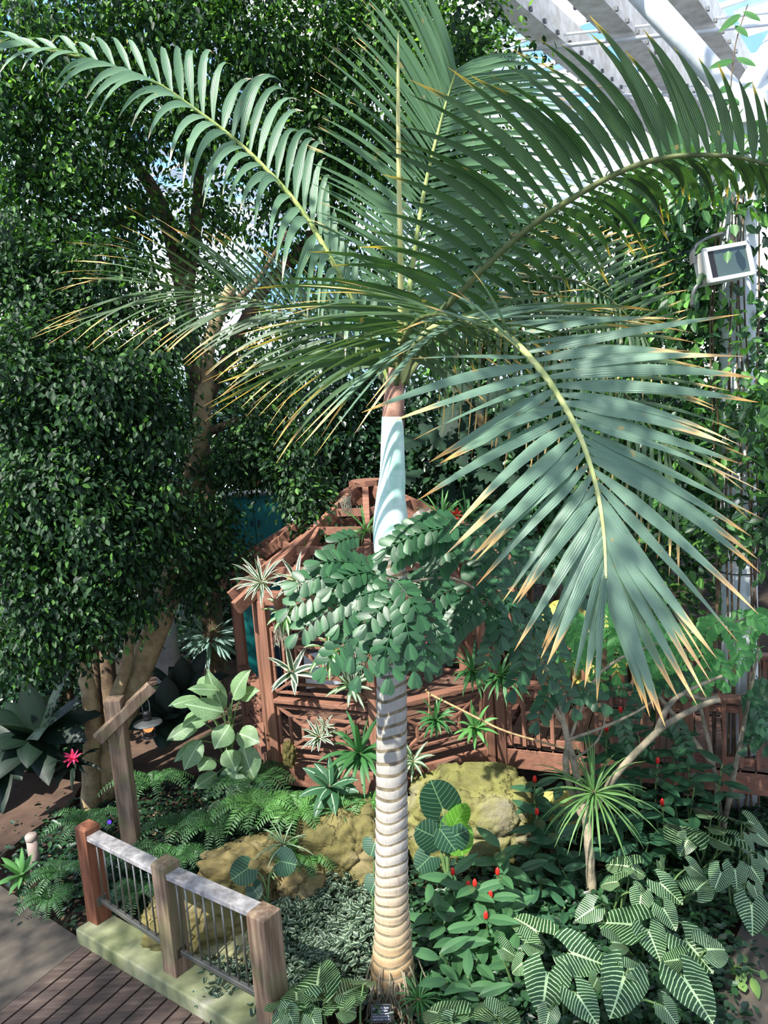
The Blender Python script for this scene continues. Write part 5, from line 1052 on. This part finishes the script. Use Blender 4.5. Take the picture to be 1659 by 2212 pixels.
# ------------------------------------------------------------------ striped arrowhead plants
c4 = lambda x, y: (1060+x/2.77, 1730+y/2.77)
c3 = lambda x, y: (560+x/3.07, 1730+y/3.07)
ZL = {
 'at the bottom right of the gingers': [(c4, 340, 1025, 305, 1290, .36), (c4, 465, 905, 705, 980, .36), (c4, 510, 1150, 645, 1340, .36), (c4, 350, 1260, 320, 1400, .3)],
 'right beside the gingers, highest of the lower left ones': [(c4, 285, 790, 118, 665, .3), (c4, 210, 840, 335, 872, .28), (c4, 190, 970, 120, 1030, .24), (c4, 70, 880, 165, 935, .24)],
 'in the middle, above the small plant label': [(c4, 870, 745, 632, 712, .38), (c4, 940, 770, 1020, 955, .34), (c4, 1030, 640, 1112, 775, .32), (c4, 720, 845, 825, 850, .24), (c4, 900, 560, 880, 690, .26)],
 'with a browned leaf hole beside the lowest label': [(c4, 805, 1030, 722, 1295, .36), (c4, 820, 1010, 930, 990, .2), (c4, 1035, 1230, 1125, 1350, .3), (c4, 640, 1060, 600, 1140, .26)],
 'nearest the dark path at lower right': [(c4, 1145, 1045, 1335, 1320, .36), (c4, 1160, 830, 1335, 1025, .36), (c4, 1285, 890, 1415, 880, .3), (c4, 1130, 950, 1000, 960, .22)],
 'just right of the thin tree trunk': [(c4, 830, 395, 685, 365, .3), (c4, 760, 485, 655, 490, .26), (c4, 840, 400, 930, 450, .26), (c4, 880, 540, 960, 590, .26), (c4, 620, 640, 500, 715, .26)],
 'in the centre of the striped patch': [(c4, 1010, 490, 1155, 615, .3), (c4, 1190, 390, 1285, 455, .28), (c4, 1225, 540, 1312, 450, .28), (c4, 1010, 360, 1040, 420, .24)],
 'behind the right bollard light': [(c4, 1380, 425, 1335, 545, .28), (c4, 1460, 405, 1480, 540, .32), (c4, 1555, 390, 1630, 500, .3), (c4, 1575, 510, 1612, 610, .26), (c4, 1560, 610, 1572, 800, .28)],
 'at the upper right of the striped patch': [(c4, 1180, 230, 1130, 330, .28), (c4, 1170, 225, 1105, 70, .28), (c4, 1400, 195, 1285, 130, .26), (c4, 1430, 270, 1225, 165, .28), (c4, 1320, 100, 1210, 15, .24)],
 'at the right edge of the photo': [(c4, 1510, 235, 1575, 335, .3), (c4, 1590, 195, 1680, 270, .3), (c4, 1640, 340, 1700, 440, .28), (c4, 1500, 130, 1440, 100, .24), (c4, 1540, 120, 1640, 170, .26)],
 'at the bottom left, tallest leaf upright left of the palm foot': [(c3, 385, 1270, 392, 1035, .40), (c3, 360, 1350, 195, 1420, .32), (c3, 250, 1330, 235, 1190, .26), (c3, 430, 1330, 500, 1230, .3)],
 'at the bottom left between pale post and palm label': [(c3, 545, 1290, 715, 1190, .3), (c3, 540, 1380, 655, 1400, .3), (c3, 530, 1370, 530, 1250, .26), (c3, 690, 1220, 730, 1180, .2)],
 'at the bottom left corner against the pale post': [(c3, 170, 1420, 70, 1490, .3), (c3, 190, 1400, 250, 1530, .3), (c3, 130, 1380, 160, 1300, .22), (c3, 350, 1440, 400, 1560, .34)],
 'below the gingers right of the palm foot': [(c3, 1270, 1440, 1100, 1365, .34), (c3, 1280, 1470, 1180, 1580, .3), (c3, 1300, 1430, 1330, 1330, .26)],
 'at the bottom edge below the gingers': [(c3, 1570, 1430, 1500, 1310, .32), (c3, 1590, 1450, 1640, 1330, .3), (c3, 1600, 1470, 1690, 1560, .3), (c4, 20, 1285, 150, 1290, .3)]}
for i, (lb, Ls) in enumerate(ZL.items()):
    pts3 = []
    for (cf, a, b, c_, d, W) in Ls:
        p = cf(a, b); q = cf(c_, d); P0 = atz(*p, .46); Q = atz(*q, .36); pts3.append((P0, Q, W))
    cen = sum(p for p, q, W in pts3)/len(pts3); base = np.array([cen[0], cen[1]+.12, 0])
    t = thing('striped_arrowhead_plant', 'white-striped arrowhead plant '+lb, 'plant', base)
    for (P0, Q, W) in pts3:
        L = np.linalg.norm(Q-P0); leaf_obj('leaf', [K['zebra'], m_st], t, P0, Q, min(max(W*.95, L*.62), L*1.15), o_arrow, nv=(rng.normal()*.12, -.45, .9), stalk=base+rng.normal(size=3)*np.array([.04, .04, 0]), lobes=.42, droop=.10, n=14, fold=.28, wave=.5)

# ------------------------------------------------------------------ ground covers (uncountable)
def cover(name, label, mat, pts, n, leaf, hz=(.02, .14), kind='ovate', cat='groundcover', spread=.25, per=9):
    C0 = np.array([atz(x, y, 0) for x, y in pts]); Ps = []
    k = rng.integers(0, len(C0), n); P = C0[k]+rng.normal(size=(n, 3))*np.array([spread, spread, 0]); P[:, 2] = rng.uniform(hz[0], hz[1], n)*(1+.5*np.sin(P[:, 0]*7)*np.sin(P[:, 1]*6))
    th = rng.uniform(0, 2*math.pi, n); D = np.stack([np.cos(th), np.sin(th), rng.uniform(-.3, .5, n)], 1); Nn = np.array([0, -.2, 1])+rdir(n)*.45
    V, Fq, UV = cloud(leaf_t(kind), P, D, Nn, leaf*(.6+.8*rng.random(n)))
    o = link(name, npmesh(name, V, Fq, mat, UV)); tag(o, label, cat, None, 'stuff'); return o
def grid_pts(poly, n):
    poly = np.array(poly, float); x0, y0 = poly.min(0); x1, y1 = poly.max(0); out = []
    while len(out) < n:
        x, y = rng.uniform(x0, x1), rng.uniform(y0, y1); c = False; j = len(poly)-1
        for i in range(len(poly)):
            if (poly[i, 1] > y) != (poly[j, 1] > y) and x < (poly[j, 0]-poly[i, 0])*(y-poly[i, 1])/(poly[j, 1]-poly[i, 1])+poly[i, 0]: c = not c
            j = i
        if c: out.append((x, y))
    return out
K['wander'] = mat_strap('silver_striped_leaf', (44, 62, 50), (128, 144, 122), .30)
cover('inch_plant', 'carpet of small silver-striped leaves between railing and palm trunk', K['wander'], grid_pts([(600, 1960), (700, 1920), (815, 1960), (800, 2130), (640, 2190), (600, 2100)], 160), 5200, .065, (.02, .2), spread=.12)
cover('inch_plant_low', 'silver-striped creeper hanging at the foot of the railing', K['wander'], grid_pts([(450, 2100), (560, 2180), (560, 2230), (480, 2200)], 20), 900, .06, (.02, .15), spread=.08)
cover('leafy_groundcover', 'low dark leaves under the ferns behind the railing', K['dark'], grid_pts([(60, 1840), (200, 1740), (560, 1700), (820, 1740), (800, 1950), (560, 1960), (330, 1960), (190, 1960)], 200), 9000, .07, (.0, .12))
cover('leafy_groundcover_right', 'low dark leaves under the striped plants and gingers', K['dark'], grid_pts([(900, 1850), (1100, 1850), (1500, 1680), (1750, 1700), (1700, 1880), (1560, 2000), (1480, 2230), (900, 2230)], 260), 12000, .075, (.0, .16))
cover('leafy_groundcover_left', 'dim leaves under the fig tree at far left', K['dark'], grid_pts([(-60, 1480), (200, 1480), (170, 1650), (-60, 1680)], 60), 3500, .12, (.0, .5))
cover('leafy_groundcover_rear', 'dim leaves around the path behind the gazebo', K['dark'], grid_pts([(300, 1340), (560, 1340), (560, 1420), (330, 1410)], 60), 4000, .14, (.0, .9), spread=.5)
K['litter'] = mat_leaf('dry_leaf', [(92, 68, 50), (130, 100, 74), (160, 130, 100), (70, 54, 42)], .8, .1, .2, rib=False)
cover('leaf_litter', 'brown dry leaf litter scattered over the soil of the bed', K['litter'], grid_pts([(40, 1860), (560, 1700), (1000, 1850), (1500, 1700), (1700, 1800), (1480, 2230), (620, 2230), (180, 2010)], 300), 5000, .05, (-.03, .01), cat='leaf litter', spread=.3)
m = NT('path_weed'); wd_ = thing('yellowing_weed', 'small weed with yellowing leaves at the edge of the dark path at lower right', 'plant', tuple(aty(1590, 2110, 5.3)[:2])+(0,))
for (a, b, c_, d) in ((1600, 2090, 1578, 2100), (1612, 2105, 1590, 2120), (1625, 2110, 1640, 2150), (1600, 2120, 1610, 2140), (1640, 2100, 1660, 2110), (1595, 2075, 1620, 2060)):
    leaf_obj('leaf', [mat_leaf('yellowing', [(120, 140, 60), (90, 130, 70)], .5, .3), m_st], wd_, atz(a, b, .12), atz(c_, d, .1), .07, o_lance, stalk=atz(1612, 2110, 0))
# moss clump, hanging moss, dry spathe
import bmesh
def lump(name, label, px, py, Y, r, mat, cat):
    from mathutils import noise
    c = aty(px, py, Y); bm = bmesh.new(); bmesh.ops.create_icosphere(bm, subdivisions=4, radius=1)
    for v in bm.verts: f = 1+.35*noise.noise(v.co*2.4+Vector((px, 0, 0)))+.2*noise.noise(v.co*6); v.co = Vector((v.co.x*r[0]*f+c[0], v.co.y*r[1]*f+c[1], v.co.z*r[2]*f+c[2]))
    me = bpy.data.meshes.new(name); bm.to_mesh(me); bm.free(); me.materials.append(mat)
    tag(link(name, me), label, cat)
lump('moss_clump', 'brownish green moss clump tied to the lower left corner of the lattice railing', 625, 1630, 7.78, (.07, .06, .15), mat_stain('moss', (60, 58, 30), (104, 96, 50), 30, .9, .9), 'moss')
sp2 = thing('dry_spathe', 'pale curled dry palm spathe lying on the gazebo roof right of the crownshaft', 'dried leaf', aty(905, 1135, 7.6))
mb = MB(); V, Fc, UV = blade(.3, .16, o_paddle, droop=.3, fold=.6, n=10, wave=2); mb.add(place(V, aty(885, 1148, 7.55), aty(915, 1112, 7.5)-aty(885, 1148, 7.55), (.3, -.8, .5)), Fc, 0, UV)
V, Fc, UV = blade(.22, .12, o_paddle, droop=.5, fold=.5, n=10, wave=2); mb.add(place(V, aty(890, 1140, 7.5), aty(925, 1140, 7.5)-aty(890, 1140, 7.5), (0, -.8, .6)), Fc, 0, UV); mb.build('blade', mat_stain('dry_spathe', (200, 176, 148), (236, 222, 204), 6, .8), sp2, smooth=True)
for (px, py, Y, Lp, lb) in ((605, 1345, 7.72, 60, 'grey hanging moss on the left side of the lattice screen'), (755, 1352, 7.4, 130, 'long grey hanging moss strand at the right of the lattice screen'), (748, 1075, 8.2, 40, 'grey hanging moss caught on the gazebo hip rafter')):
    c = aty(px, py, Y); dep = float((c-np.array([0, 0, CAMH]))@F_); L = Lp*dep/FPX; mb = MB()
    for k in range(46):
        p = [c+rng.normal(size=3)*np.array([.03, .02, .02])]; l_ = L*rng.uniform(.5, 1)
        for q in range(5): p.append(p[-1]+np.array([rng.normal()*.012, rng.normal()*.01, -l_/5]))
        mb.tube(p, .0022, 4, cap=False)
    tag(mb.build('hanging_moss', mat_stain('air_moss', (120, 118, 104), (160, 158, 140), 30, .9)), lb, 'moss', kind='stuff')
dt = aty(1228, 1430, 8.9); mb = MB(); mb.tube([aty(1210, 1462, 8.85), aty(1228, 1425, 8.85), aty(1258, 1382, 8.85)], [.02, .028, .022], 8)
tag(mb.build('dry_stick', mat_stain('stick', (190, 170, 140), (226, 212, 190), 8, .8), smooth=True), 'pale broken stick leaning on the far bridge rail', 'stick')
